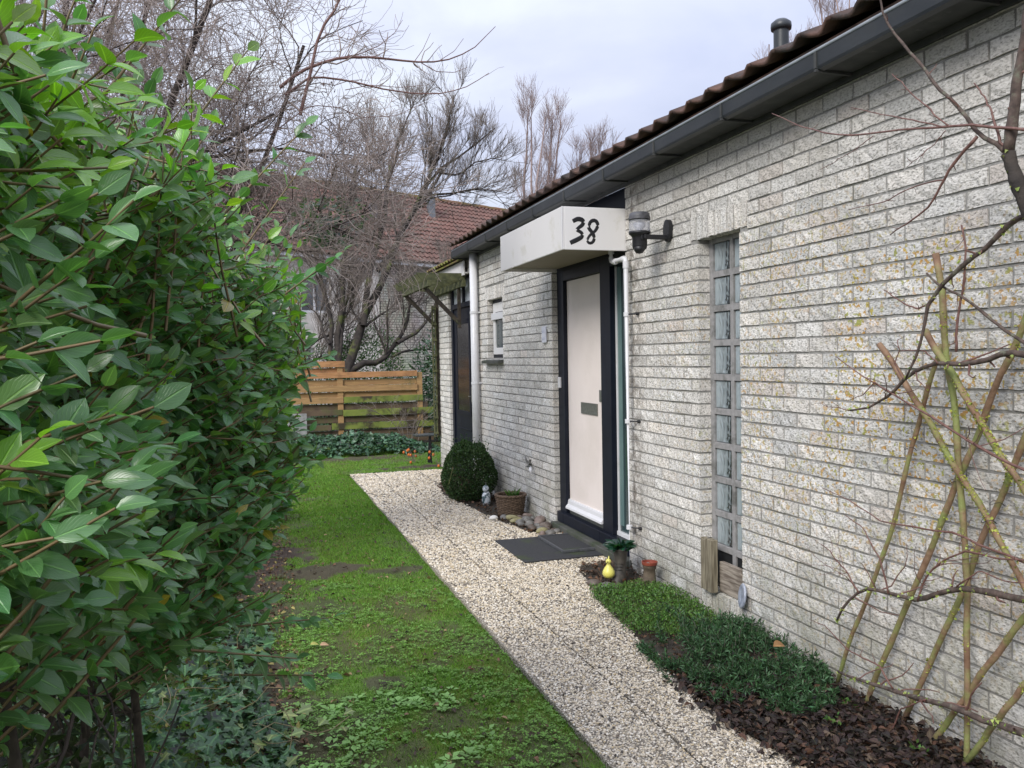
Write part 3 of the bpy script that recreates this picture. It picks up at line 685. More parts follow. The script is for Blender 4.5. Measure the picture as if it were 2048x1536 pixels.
# ---- entrance: frame, door, sidelight
FX = 2.775
b = MB(); b.box(FX, FX+.10, 7.19, 7.35, .07, 2.42).box(FX, FX+.10, 6.15, 6.35, .07, 2.42).box(FX, FX+.10, 5.73, 5.80, .07, 2.42)
b.box(FX+.001, FX+.10, 6.35, 7.19, 2.32, 2.42).box(FX+.001, FX+.10, 5.80, 6.15, 2.34, 2.42)
b.box(FX-.035, FX+.10, 6.35, 7.19, .07, .165).box(FX-.035, FX+.10, 5.80, 6.15, .07, .165).box(FX-.035, FX+.001, 6.15, 6.35, .07, .165).box(FX-.035, FX+.001, 7.19, 7.35, .07, .165)
b.box(FX+.002, FX+.10, 5.73, 7.35, 2.42, 2.912)
b.build('door_frame', M['navy'], house, .004)
b = MB(); b.box(FX+.035, FX+.08, 6.355, 7.185, .215, 2.315); door = b.build('front_door', M['cream_door'], house, .003)
b = MB(); b.prism([(FX+.035, .30), (FX+.02, .298), (FX+.014, .285), (FX+.01, .255), (FX-.012, .232), (FX-.014, .215), (FX+.035, .215)], 'y', 6.36, 7.18); b.build('weather_bar', M['white'], door, .002)
b = MB(); b.box(FX+.03, FX+.05, 6.36, 7.18, .166, .213); b.build('threshold', M['steel'], door)
ly0, ly1, lz0, lz1 = 6.50, 6.86, 1.115, 1.215
b = MB(); b.box(FX+.025, FX+.034, ly0, ly1, lz0, lz0+.018).box(FX+.025, FX+.034, ly0, ly1, lz1-.018, lz1).box(FX+.025, FX+.034, ly0, ly0+.018, lz0+.018, lz1-.018).box(FX+.025, FX+.034, ly1-.018, ly1, lz0+.018, lz1-.018)
lb = b.build('letter_box', M['steel'], door, .001); b = MB(); b.box(FX+.027, FX+.0345, ly0+.018, ly1-.018, lz0+.018, lz1-.018); b.build('letter_flap', M['steel'], door, .001)
b = MB(); b.box(FX+.029, FX+.034, 6.37, 6.46, 1.235, 1.335); b.build('lock_plate', M['steel'], door, .001)
b = MB(); b.box(FX+.06, FX+.07, 5.80, 6.15, .17, 2.34); sl = b.build('sidelight', M['side_glass'], house)
b = MB(); b.box(FX+.035, FX+.065, 5.80, 6.15, .166, .20).box(FX+.045, FX+.062, 6.135, 6.15, .2, 2.34).box(FX+.045, FX+.062, 5.80, 5.815, .2, 2.34); b.build('glazing_bead', M['white'], sl, .002)
b = MB(); b.box(FX+.056, FX+.0595, 6.06, 6.132, .25, 2.33); b.build('blind', M['blind'], sl)
b = MB(); b.box(D-.045, FX+.10, 5.70, 7.36, -.03, .066); b.build('doorstep', M['step'], house, .006)
b = MB(); b.box(FX-.022, FX, 7.265, 7.31, 1.33, 1.43); b.build('door_bell', M['white'], house, .005)

# ---- canopy box with its hand-painted number
CX = 2.214; cz0, cz1 = 2.41, 2.727
b = MB(); t = .018
b.box(CX, CX+t, 5.735, 7.31, cz0, cz1).box(CX+t, D+.04, 5.735, 5.735+t, cz0, cz1).box(CX+t, D+.0, 7.31-t, 7.31, cz0, cz1).box(CX+t, D+.04, 5.735+t, 7.31-t, cz1-.02, cz1-.002)
can = b.build('canopy', M['canopy'], house, .004)
M['under'] = mat('shade_toned_panel', (.24, .21, .15), (.29, .25, .18), 3, .7)  # olive-brown tone carries the shade under the canopy
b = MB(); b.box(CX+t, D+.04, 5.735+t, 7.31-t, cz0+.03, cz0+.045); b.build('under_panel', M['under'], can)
b = MB(); b.tube([(CX, 5.735, cz0+.001), (CX, 5.735, cz1)], .0035, 6); b.build('corner_trim', M['white'], can)
N3=[[2.299,5.72,2.619],[2.338,5.72,2.64],[2.382,5.72,2.631],[2.382,5.72,2.599],[2.322,5.72,2.556],[2.371,5.72,2.539],[2.375,5.72,2.508],[2.331,5.72,2.484],[2.276,5.72,2.46]]
N8=[[2.431,5.72,2.582],[2.426,5.72,2.605],[2.447,5.72,2.63],[2.486,5.72,2.634],[2.504,5.72,2.598],[2.48,5.72,2.552],[2.44,5.72,2.528],[2.41,5.72,2.49],[2.414,5.72,2.46],[2.449,5.72,2.458],[2.472,5.72,2.487],[2.463,5.72,2.533],[2.426,5.72,2.568],[2.416,5.72,2.591]]
STAKES=[[[2.6,2.953,1.651],[2.6,2.81,1.496],[2.6,2.677,1.331],[2.6,2.572,1.2],[2.6,2.519,1.132],[2.6,2.388,0.983],[2.6,2.334,0.905],[2.6,2.245,0.772],[2.6,2.192,0.689]],[[2.63,2.675,2.007],[2.63,2.637,1.833],[2.63,2.625,1.689],[2.63,2.615,1.568],[2.63,2.581,1.408],[2.63,2.565,1.234],[2.63,2.543,1.039],[2.63,2.534,0.888],[2.63,2.529,0.775],[2.63,2.518,0.698],[2.63,2.518,0.439],[2.63,2.523,0.179],[2.63,2.518,-0.061]],[[2.57,2.668,1.699],[2.57,2.61,1.626],[2.57,2.549,1.55],[2.57,2.455,1.429],[2.57,2.399,1.346],[2.57,2.301,1.224],[2.57,2.22,1.126],[2.57,2.139,1.017]],[[2.66,3.271,0.128],[2.66,3.194,0.311],[2.66,3.107,0.49],[2.66,3.037,0.628],[2.66,2.968,0.791],[2.66,2.903,0.976],[2.66,2.868,1.087],[2.66,2.836,1.206],[2.66,2.786,1.344],[2.66,2.738,1.473],[2.66,2.701,1.562],[2.66,2.675,1.64]],[[2.66,3.094,0.037],[2.66,3.039,0.17],[2.66,2.959,0.335],[2.66,2.879,0.494],[2.66,2.805,0.637],[2.66,2.734,0.793],[2.66,2.677,0.922],[2.66,2.626,1.02],[2.66,2.597,1.096],[2.66,2.541,1.2],[2.66,2.492,1.307],[2.66,2.452,1.413],[2.66,2.397,1.521],[2.66,2.336,1.614],[2.66,2.295,1.723],[2.66,2.265,1.81]],[[2.67,2.806,0.186],[2.67,2.722,0.373],[2.67,2.619,0.568],[2.67,2.568,0.689],[2.67,2.516,0.822],[2.67,2.454,0.962],[2.67,2.416,1.039],[2.67,2.375,1.13],[2.67,2.35,1.183],[2.67,2.321,1.243],[2.67,2.283,1.345],[2.67,2.233,1.472]],[[2.64,2.692,0.024],[2.64,2.559,0.222],[2.64,2.467,0.37],[2.64,2.378,0.502],[2.64,2.288,0.636],[2.64,2.216,0.749]],[[2.61,2.439,0.122],[2.61,2.362,0.249],[2.61,2.261,0.401],[2.61,2.191,0.511]]]
LIMBS=[[[[2.55,3.172,0.382],[2.55,3.12,0.478],[2.55,3.032,0.552],[2.55,2.963,0.583],[2.55,2.847,0.592],[2.55,2.689,0.606],[2.55,2.599,0.659],[2.55,2.492,0.713],[2.55,2.335,0.737],[2.55,2.21,0.747],[2.55,2.122,0.758]],0.005,0.014],[[[2.55,3.167,0.148],[2.55,3.022,0.16],[2.55,2.823,0.197],[2.55,2.644,0.22],[2.55,2.483,0.25],[2.55,2.383,0.249],[2.55,2.209,0.273],[2.55,2.121,0.285]],0.006,0.015],[[[2.52,3.041,1.363],[2.52,2.929,1.38],[2.52,2.792,1.447],[2.52,2.723,1.506],[2.52,2.639,1.551],[2.52,2.549,1.571],[2.52,2.423,1.565],[2.52,2.323,1.585],[2.52,2.234,1.609],[2.52,2.178,1.596],[2.52,2.099,1.587]],0.004,0.012],[[[2.4,1.991,1.897],[2.4,2.035,2.013],[2.4,2.075,2.116],[2.4,2.102,2.193],[2.4,2.134,2.262]],0.022,0.02],[[[2.4,2.134,2.275],[2.4,2.131,2.31],[2.4,2.114,2.424],[2.4,2.103,2.514],[2.4,2.076,2.632],[2.4,2.061,2.717],[2.4,2.051,2.806]],0.018,0.012],[[[2.4,2.134,2.262],[2.4,2.192,2.32],[2.4,2.257,2.352],[2.4,2.275,2.396],[2.4,2.305,2.439],[2.4,2.356,2.501],[2.4,2.428,2.568],[2.4,2.51,2.68],[2.4,2.568,2.754],[2.4,2.642,2.849],[2.4,2.692,2.929],[2.4,2.71,2.999],[2.4,2.726,3.064]],0.014,0.005],[[[2.4,2.257,2.347],[2.4,2.294,2.32],[2.4,2.343,2.282],[2.4,2.394,2.225],[2.4,2.464,2.148],[2.4,2.571,2.101],[2.4,2.664,2.073]],0.01,0.003],[[[2.4,2.394,2.231],[2.4,2.464,2.241],[2.4,2.586,2.236],[2.4,2.685,2.211],[2.4,2.902,2.212]],0.005,0.002],[[[2.38,2.019,2.305],[2.38,2.058,2.322],[2.38,2.162,2.354],[2.38,2.262,2.39],[2.38,2.363,2.408],[2.38,2.511,2.442],[2.38,2.691,2.478],[2.38,2.823,2.499],[2.38,3.003,2.552],[2.38,3.199,2.638],[2.38,3.396,2.75]],0.009,0.0025],[[[2.38,2.381,2.413],[2.38,2.511,2.47],[2.38,2.69,2.544],[2.38,2.857,2.622]],0.005,0.002],[[[2.38,2.356,2.412],[2.38,2.442,2.503],[2.38,2.526,2.581],[2.38,2.629,2.683]],0.005,0.003],[[[2.38,2.732,2.477],[2.38,2.841,2.447],[2.38,3.07,2.412]],0.003,0.0015],[[[2.38,2.37,2.399],[2.38,2.443,2.35],[2.38,2.556,2.312]],0.003,0.0015],[[[2.4,2.142,2.285],[2.4,2.169,2.305],[2.4,2.198,2.434],[2.4,2.269,2.536]],0.005,0.002],[[[2.48,2.067,2.069],[2.48,2.144,2.066],[2.48,2.205,2.043],[2.48,2.286,1.98],[2.48,2.378,1.935],[2.48,2.482,1.867],[2.48,2.552,1.791],[2.48,2.574,1.696],[2.48,2.607,1.606],[2.48,2.672,1.508]],0.011,0.004],[[[2.5,2.582,1.92],[2.5,2.521,1.87],[2.5,2.412,1.819],[2.5,2.334,1.764],[2.5,2.253,1.704],[2.5,2.16,1.639],[2.5,2.082,1.589]],0.004,0.007],[[[2.48,2.788,1.868],[2.48,2.689,1.808],[2.48,2.607,1.785],[2.48,2.544,1.798]],0.002,0.004],[[[2.5,3.106,1.6],[2.5,2.969,1.525],[2.5,2.841,1.466],[2.5,2.665,1.394],[2.5,2.522,1.333],[2.5,2.358,1.267],[2.5,2.23,1.223],[2.5,2.16,1.207],[2.5,2.081,1.184]],0.002,0.006],[[[2.5,2.421,2.077],[2.5,2.397,1.99],[2.5,2.403,1.88],[2.5,2.437,1.75],[2.5,2.444,1.612]],0.003,0.005],[[[2.53,3.008,0.56],[2.53,3.091,0.638],[2.53,3.192,0.707],[2.53,3.255,0.721]],0.004,0.0015],[[[2.53,2.825,0.601],[2.53,2.873,0.733],[2.53,2.963,0.844],[2.53,3.089,0.887]],0.004,0.0015],[[[2.53,2.668,0.614],[2.53,2.626,0.73],[2.53,2.551,0.807],[2.53,2.433,0.871],[2.53,2.302,0.873],[2.53,2.185,0.89]],0.004,0.003],[[[2.53,2.801,0.208],[2.53,2.876,0.281],[2.53,3.061,0.284],[2.53,3.231,0.345],[2.53,3.332,0.339]],0.004,0.0015],[[[2.53,2.623,0.231],[2.53,2.762,0.132],[2.53,2.819,0.003]],0.003,0.003],[[[2.53,2.473,0.72],[2.53,2.366,0.812],[2.53,2.261,0.802],[2.53,2.185,0.812]],0.003,0.002],[[[2.5,2.77,1.448],[2.5,2.864,1.489],[2.5,2.924,1.434],[2.5,3.017,1.409]],0.003,0.0015],[[[2.5,2.529,1.571],[2.5,2.593,1.621],[2.5,2.723,1.619]],0.003,0.0015],[[[2.5,3.017,1.365],[2.5,3.183,1.374],[2.5,3.225,1.386]],0.002,0.001],[[[2.5,2.702,1.507],[2.5,2.75,1.563],[2.5,2.723,1.623],[2.5,2.736,1.664]],0.003,0.0015],[[[2.54,3.259,0.986],[2.54,3.068,0.958],[2.54,2.883,0.902],[2.54,2.636,0.911],[2.54,2.501,0.929],[2.54,2.376,0.902],[2.54,2.194,0.879]],0.0015,0.005]]
T1B=[[[[0.248,6.0,3.515],[0.351,6.0,3.609],[0.465,6.0,3.681],[0.669,6.0,3.758],[0.848,6.0,3.778],[1.045,6.0,3.778],[1.179,6.0,3.772],[1.327,6.0,3.785],[1.492,6.0,3.825],[1.646,6.0,3.919],[1.811,6.0,4.09]],0.018,0.003],[[[0.28,6.0,3.466],[0.463,6.0,3.612],[0.714,6.0,3.601],[0.975,6.0,3.559],[1.211,6.0,3.545],[1.415,6.0,3.565],[1.598,6.0,3.634],[1.754,6.0,3.742]],0.012,0.003],[[[1.19,6.0,3.773],[1.258,6.0,3.869],[1.316,6.0,3.993]],0.004,0.002],[[[1.368,6.0,3.792],[1.493,6.0,3.88],[1.563,6.0,3.977]],0.004,0.002],[[[1.245,6.0,3.771],[1.351,6.0,3.719],[1.49,6.0,3.723],[1.586,6.0,3.768]],0.005,0.002],[[[0.378,6.0,3.336],[0.453,6.0,3.618],[0.506,6.0,3.85],[0.561,6.0,3.98],[0.639,6.0,4.092],[0.709,6.0,4.267]],0.02,0.01],[[[0.669,6.0,3.758],[0.803,6.0,3.795],[0.947,6.0,3.871],[1.056,6.0,3.971],[1.113,6.0,4.065]],0.006,0.002],[[[0.692,6.0,3.533],[0.869,6.0,3.582],[1.084,6.0,3.582],[1.268,6.0,3.614]],0.004,0.002],[[[0.173,6.0,3.185],[0.448,6.0,3.41],[0.654,6.0,3.408],[0.792,6.0,3.347],[1.043,6.0,3.375],[1.265,6.0,3.488]],0.006,0.002]]
T2B=[[[[1.851,17.0,1.381],[1.993,17.046,1.641],[2.111,17.092,1.984],[2.231,17.138,2.33],[2.323,17.185,2.598],[2.467,17.231,2.788],[2.56,17.277,3.06],[2.683,17.323,3.416],[2.861,17.369,3.748],[2.986,17.415,4.083],[3.195,17.462,4.449],[3.491,17.508,4.878],[3.849,17.554,5.315],[4.066,17.6,5.696]],0.1,0.025],[[[2.213,17.0,2.324],[2.256,17.067,2.697],[2.326,17.133,3.047],[2.398,17.2,3.453],[2.496,17.267,3.836],[2.621,17.333,4.17],[2.804,17.4,4.617],[2.852,17.467,5.064],[2.901,17.533,5.568],[3.087,17.6,5.975]],0.07,0.02],[[[1.904,17.0,1.406],[2.151,17.075,1.506],[2.48,17.15,1.552],[2.737,17.225,1.71],[2.89,17.3,1.898],[3.073,17.375,2.143],[3.204,17.45,2.447],[3.281,17.525,2.782],[3.328,17.6,3.009]],0.075,0.02],[[[2.895,17.0,1.959],[3.218,17.12,2.107],[3.523,17.24,2.354],[3.75,17.36,2.634],[3.867,17.48,2.947],[3.96,17.6,3.349]],0.045,0.015],[[[2.781,17.0,1.68],[3.089,17.2,1.812],[3.46,17.4,1.837],[3.841,17.6,1.807]],0.03,0.01],[[[1.701,17.0,1.594],[1.717,17.067,1.988],[1.708,17.133,2.385],[1.802,17.2,2.784],[1.845,17.267,3.187],[1.917,17.333,3.726],[2.017,17.4,4.27],[2.038,17.467,4.816],[2.112,17.533,5.368],[2.264,17.6,5.794]],0.07,0.02],[[[1.73,17.0,1.724],[1.781,17.12,2.252],[1.855,17.24,2.655],[1.982,17.36,2.983],[2.191,17.48,3.317],[2.349,17.6,3.657]],0.04,0.015],[[[1.534,17.0,1.597],[1.551,17.086,1.99],[1.608,17.171,2.387],[1.547,17.257,2.788],[1.458,17.343,3.084],[1.396,17.429,3.463],[1.286,17.514,4.002],[1.227,17.6,4.544]],0.05,0.02],[[[2.162,17.0,2.377],[2.06,17.2,2.599],[1.982,17.4,2.798],[2.062,17.6,2.975]],0.03,0.012],[[[3.337,17.0,4.835],[3.56,17.15,4.925],[3.844,17.3,5.046],[4.134,17.45,5.114],[4.49,17.6,5.241]],0.025,0.01],[[[2.265,17.0,2.323],[2.564,17.2,2.545],[2.814,17.4,2.664],[3.018,17.6,2.897]],0.03,0.01],[[[1.53,17.0,1.963],[1.42,17.15,2.177],[1.412,17.3,2.394],[1.325,17.45,2.614],[1.131,17.6,2.783]],0.03,0.01],[[[0.835,17.0,1.507],[1.079,17.15,1.841],[1.405,17.3,2.129],[1.734,17.45,2.184],[2.074,17.6,2.323]],0.025,0.01],[[[0.935,17.0,1.479],[1.211,17.3,1.603],[1.42,17.6,1.734]],0.03,0.015]]
T2B+=[[[[2.571,17.3,3.468],[2.936,17.371,3.92],[3.234,17.443,4.57],[3.493,17.514,5.016],[3.918,17.586,5.632],[4.263,17.657,5.901],[4.696,17.729,6.179],[5.312,17.8,6.715]],0.055,0.012],[[[3.45,17.3,4.974],[3.846,17.425,5.748],[4.169,17.55,6.495],[4.29,17.675,7.007],[4.388,17.8,7.367]],0.035,0.01],[[[2.752,17.3,4.72],[2.823,17.425,5.315],[2.973,17.55,5.922],[3.242,17.675,6.546],[3.515,17.8,7.144]],0.04,0.01],[[[3.529,17.3,5.016],[3.952,17.425,5.134],[4.385,17.55,5.215],[4.831,17.675,5.338],[5.54,17.8,5.313]],0.03,0.008],[[[3.126,17.3,4.353],[3.767,17.467,5.366],[3.82,17.633,6.183],[3.91,17.8,6.859]],0.035,0.01],[[[2.112,17.3,4.697],[2.188,17.467,5.482],[2.522,17.633,5.878],[2.866,17.8,6.323]],0.03,0.01],[[[3.854,17.3,5.567],[4.372,17.467,5.55],[4.831,17.633,5.926],[5.427,17.8,6.077]],0.025,0.008]]

def stroke(P, r):
    P = np.array(P); Pn, _ = resample(P, r, r, 40)
    # smooth
    for _ in range(3): Pn[1:-1] = (Pn[:-2]+2*Pn[1:-1]+Pn[2:])/4
    b = MB(); rr = r*(1+.18*np.sin(np.linspace(0, 9, 40))); b.tube(Pn, rr, 10)
    V = np.vstack(b.V); V[:, 1] = 5.7345+(V[:, 1]-5.72)*.12; b.V = [V]; return b
b = stroke(N3, .0155); b.build('numeral', M['black'], can, smooth=True)
b = stroke(N8+N8[:1], .0125); b.build('numeral', M['black'], can, smooth=True)
# ---- pipes
b = MB(); px, py = 2.655, 9.93; b.tube([(px, py, -.02), (px, py, 2.925)], .049, 18); dp = b.build('downpipe', M['white'], house, smooth=True, label='wide white downpipe beside the dark side door')
for z in (.35, 1.30, 2.17): b = MB(); b.tube([(px, py, z), (px, py, z+.03)], .054, 18); b.tube([(px, py, z+.015), (D, py-.06, z+.015)], .008, 6); b.build('pipe_clip', M['white'], dp)
px, py = 2.66, 5.60
P = [(2.66, 5.86, 2.44), (2.66, 5.86, 2.37), (2.66, 5.85, 2.345), (2.66, 5.82, 2.335), (2.66, 5.64, 2.338), (2.66, 5.61, 2.332), (2.66, 5.60, 2.30), (2.66, 5.60, .0)]
b = MB(); b.tube(P, .0185, 14); dp = b.build('downpipe', M['white'], house, smooth=True, label='thin white waste pipe running down from the canopy')
for P2 in ([(2.66, 5.86, 2.43), (2.66, 5.86, 2.40)], [(2.66, 5.80, 2.335), (2.66, 5.77, 2.335)], [(2.66, 5.66, 2.337), (2.66, 5.625, 2.337)], [(2.66, 5.60, 2.315), (2.66, 5.60, 2.265)]):
    b = MB(); b.tube(P2, .023, 14); b.build('pipe_socket', M['white'], dp, smooth=False)
for z in (1.91, 1.12, .33):
    b = MB(); b.tube([(px, py, z), (px, py, z+.03)], .0225, 14); c = b.build('pipe_clip', M['white'], dp)
    b = MB(); b.tube([(px, py-.01, z+.015), (D+.01, py-.085, z+.015)], .006, 6).tube([(D-.02, py-.075, z+.015), (D, py-.08, z+.015)], .012, 8); b.build('clip_screw', M['black'], dp)

# ---- glass-block window
def blockmat():
    m = bpy.data.materials.new('wavy_glass_block'); m.use_nodes = True; nt = m.node_tree; b = nt.nodes['Principled BSDF']; N = nt.nodes.new; L = nt.links.new
    b.inputs['Roughness'].default_value = .08; b.inputs['Specular IOR Level'].default_value = .9
    tcn = N('ShaderNodeTexCoord'); mpn = N('ShaderNodeMapping'); mpn.inputs['Rotation'].default_value = (.35, 0, 0); mpn.inputs['Scale'].default_value = (1, 1.3, .6); L(tcn.outputs['Object'], mpn.inputs[0])
    n = N('ShaderNodeTexNoise'); n.inputs['Scale'].default_value = 13; n.inputs['Detail'].default_value = 2; n.inputs['Distortion'].default_value = 1.4; L(mpn.outputs[0], n.inputs['Vector'])
    sy = N('ShaderNodeSeparateXYZ'); L(tcn.outputs['Object'], sy.inputs[0]); ad = N('ShaderNodeMath'); ad.operation = 'MULTIPLY_ADD'; ad.inputs[1].default_value = 2.6; L(sy.outputs[1], ad.inputs[0]); L(n.outputs['Fac'], ad.inputs[2])
    r = N('ShaderNodeValToRGB'); L(ad.outputs[0], r.inputs[0]); els = r.color_ramp.elements
    els[0].position = .34; els[0].color = (.015, .022, .024, 1); els[1].position = .39; els[1].color = (.19, .225, .235, 1); e = els.new(.66); e.color = (.32, .37, .385, 1)  # dark and pale bands painted in for the refraction inside each block
    L(r.outputs[0], b.inputs['Base Color'])
    bp = N('ShaderNodeBump'); bp.inputs['Distance'].default_value = .012; L(n.outputs['Fac'], bp.inputs['Height']); L(bp.outputs[0], b.inputs['Normal'])
    return m
M['block'] = blockmat()
b = MB(); gx = 2.806
ycol = [(4.446, 4.640), (4.219, 4.413)]
zt = 2.317; pit = .2155
b.box(gx, gx+.07, 4.640, 4.685, .14, 2.36).box(gx, gx+.07, 4.413, 4.446, .14, 2.36).box(gx, gx+.07, 4.20, 4.219, .14, 2.36)
for ya, yb in ycol:
    b.box(gx+.001, gx+.069, ya, yb, 2.317, 2.36)
    for i in range(9): b.box(gx+.001, gx+.069, ya, yb, zt-i*pit-pit, zt-i*pit-.1765)
gw = b.build('glass_block_window', M['block_joint'], house, .002)
me = None
for ya, yb in ycol:
    for i in range(10):
        z1 = zt-i*pit; z0 = z1-.1765 if i < 9 else .16
        o_ = MB().box(gx+.012, gx+.055, ya+.001, yb-.001, z0+.001, z1-.001)
        if i < 9:
            if me is None: ob = o_.build('glass_block', M['block'], gw, .008); me = ob.data
            else:
                ob = bpy.data.objects.new('glass_block', me); C.objects.link(ob); ob.parent = gw
                ob.location = Vector((gx+.0335, (ya+yb)/2, (z0+z1)/2))-gw.location-house.location
                md = ob.modifiers.new('bevel', 'BEVEL'); md.width = .008; md.segments = 2
        else: o_.build('dark_block', M['darkgap'], gw, .004)
# ---- small window
sx = 2.79
b = MB(); b.box(sx, sx+.06, 8.94, 9.58, 1.62, 1.66).box(sx, sx+.06, 8.94, 9.58, 2.27, 2.33).box(sx, sx+.06, 9.53, 9.58, 1.66, 2.27).box(sx, sx+.06, 8.94, 8.98, 1.66, 2.27)
sw = b.build('small_window', M['navy'], house, .003)
b = MB(); b.box(sx-.012, sx+.02, 8.98, 9.53, 1.662, 1.74).box(sx-.012, sx+.02, 9.45, 9.53, 1.74, 2.16).box(sx-.012, sx+.02, 8.98, 9.06, 1.74, 2.16).box(sx-.01, sx+.02, 8.98, 9.53, 2.16, 2.268); b.build('casement', M['canopy'], sw, .004)
b = MB(); b.box(sx-.035, sx-.012, 8.98, 9.53, 2.07, 2.15); b.build('vent_strip', M['white'], sw, .004)
b = MB(); b.box(sx+.005, sx+.012, 9.06, 9.45, 1.74, 2.16); b.build('pane', M['side_glass'], sw)
b = MB(); b.prism([(sx+.0, 1.618), (sx+.0, 1.58), (D-.07, 1.555), (D-.07, 1.59)], 'y', 8.93, 9.62); b.build('sill', M['step'], sw, .004)

# ---- dark side door with top light
nx = 2.755
b = MB(); b.box(nx, nx+.07, 11.50, 11.60, -.02, 2.74).box(nx, nx+.07, 10.35, 10.45, -.02, 2.74).box(nx+.001, nx+.07, 10.45, 11.50, 2.31, 2.38).box(nx+.001, nx+.07, 10.45, 11.50, 2.68, 2.74).box(nx+.002, nx+.07, 10.87, 10.95, 2.38, 2.68)
sdf = b.build('side_door_frame', M['navy'], house, .004)
for a, b2 in ((10.95, 11.50), (10.45, 10.87)): b = MB(); b.box(nx+.03, nx+.04, a, b2, 2.38, 2.68); b.build('top_light', M['pane_white'], sdf)
b = MB(); b.box(nx+.02, nx+.05, 10.455, 11.495, .02, 2.305); sd_ = b.build('side_door', M['navy'], house, .003)
b = MB(); b.box(nx+.008, nx+.02, 10.60, 10.66, .85, 2.15).box(nx+.008, nx+.02, 11.30, 11.36, .85, 2.15).box(nx+.008, nx+.02, 10.66, 11.30, 2.09, 2.15).box(nx+.008, nx+.02, 10.66, 11.30, .85, .91)
for z in (.2, .35, .5, .65): b.box(nx+.012, nx+.02, 10.62, 11.34, z, z+.02)
b.build('moulding', M['navy'], sd_, .003)
M['dark_glass'] = mat('dark_door_glass', (.012, .013, .016), (.02, .02, .022), 3, .15, spec=.25)
b = MB(); b.box(nx+.014, nx+.018, 10.66, 11.30, .91, 2.09); b.build('pane', M['dark_glass'], sd_)
b = MB(); b.box(nx+.0, nx+.019, 10.50, 10.54, 1.05, 1.25); b.obox((nx-.01, 10.52, 1.12), (nx-.01, 10.63, 1.12), .012, .012); b.build('door_handle', M['steel'], sd_, .002)
b = MB(); b.tube([(nx+.005, 10.50, 2.05), (nx+.005, 10.50, 2.2)], .012, 8); b.build('door_stay', M['steel'], sd_)

# ---- lower side roof beyond the eaves end
b = MB(); b.box(2.66, 2.68, 10.44, 12.32, 2.70, 2.885).box(2.68, D+.0, 10.44, 12.32, 2.72, 2.74); b.build('fascia', M['canopy'], house, .003)
b = MB(); b.add([(2.60, 10.44, 2.905), (2.60, 12.35, 2.905), (6, 12.35, 4.0), (6, 10.44, 4.0), (2.60, 10.44, 2.885), (2.60, 12.35, 2.885), (6, 12.35, 3.98), (6, 10.44, 3.98)], [(0, 3, 2, 1), (4, 5, 6, 7), (0, 1, 5, 4), (1, 2, 6, 5), (0, 4, 7, 3)])
lr = b.build('side_roof', M['tile_moss'], house)
VV = None; tm2 = [rawmesh('roof_tile', V*.8, Q, None, M['tile_moss'], None, None, True) for V, Q in tVq[:2]]
for r_ in range(3):
    for c_ in range(12): addo('roof_tile', tm2[(r_+c_) % 2], lr, np.array([2.585, 10.44+c_*.16, 2.915])+np.array([.28, 0, .098])*r_)

# ================================================================== FIXINGS ON THE WALL
lamp = empty('wall_lamp', (2.72, 5.03, 2.44), label='black wall lantern with clear ribbed glass and motion sensor beside the canopy', cat='wall lamp')
lx, lyy = 2.52, 5.085
def clearglass(name):
    m = bpy.data.materials.new(name); m.use_nodes = True; nt = m.node_tree; b = nt.nodes['Principled BSDF']
    b.inputs['Base Color'].default_value = (.75, .76, .80, 1); b.inputs['Roughness'].default_value = .18; b.inputs['Transmission Weight'].default_value = .72; b.inputs['IOR'].default_value = 1.3
    return m
M['lampglass'] = clearglass('ribbed_clear_glass')
b = MB(); b.prism([(5.03+.042*math.cos(a)*1., 2.455+.075*math.sin(a)) for a in np.linspace(0, 2*PI, 20, endpoint=False)], 'x', 2.685, 2.722); b.build('wall_plate', M['black'], lamp, .005)
b = MB(); b.box(2.52, 2.70, 5.012, 5.048, 2.395, 2.425); b.obox((2.53, 5.03, 2.41), (2.52, 5.085, 2.41), .05, .04); b.build('arm', M['black'], lamp, .006)
def lz(pr): return [(r_, h_*.73) for r_, h_ in pr]
b = MB(); b.lathe((lx, lyy, 2.322), lz([(.001, 0), (.03, .004), (.046, .022), (.05, .05), (.05, .12), (.055, .135), (.072, .155), (.075, .175), (.06, .176)]), 24); b.build('lamp_base', M['black'], lamp, smooth=True)
b = MB(); b.lathe((lx-.01, lyy-.012, 2.302), [(.001, 0), (.022, .004), (.034, .02), (.038, .04), (.03, .05)], 18); b.build('motion_sensor', M['black'], lamp, smooth=True)
pr = []
for i in range(22): pr.append((.070+(.0025 if i % 2 else -.0015)*(1 if i < 5 or i > 15 else .15), .178+i*.0048))
b = MB(); b.lathe((lx, lyy, 2.322), lz(pr), 28); b.build('lamp_glass', M['lampglass'], lamp, smooth=True)
M['lampcap'] = mat('grey_lamp_cap', (.05, .05, .055), (.10, .10, .11), 30, .5)
b = MB(); b.lathe((lx, lyy, 2.322), lz([(.071, .284), (.074, .286), (.071, .293), (.073, .300), (.070, .307), (.072, .314), (.069, .322), (.067, .342), (.055, .352), (.001, .355)]), 28); b.build('lamp_cap', M['lampcap'], lamp, smooth=True)
M['bulb'] = mat('milk_bulb', (.6, .6, .66), None, rough=.3)
b = MB(); b.lathe((lx, lyy, 2.452), [(.012, 0), (.014, .01), (.028, .03), (.032, .045), (.026, .062), (.001, .07)], 18); b.build('bulb', M['bulb'], lamp, smooth=True)

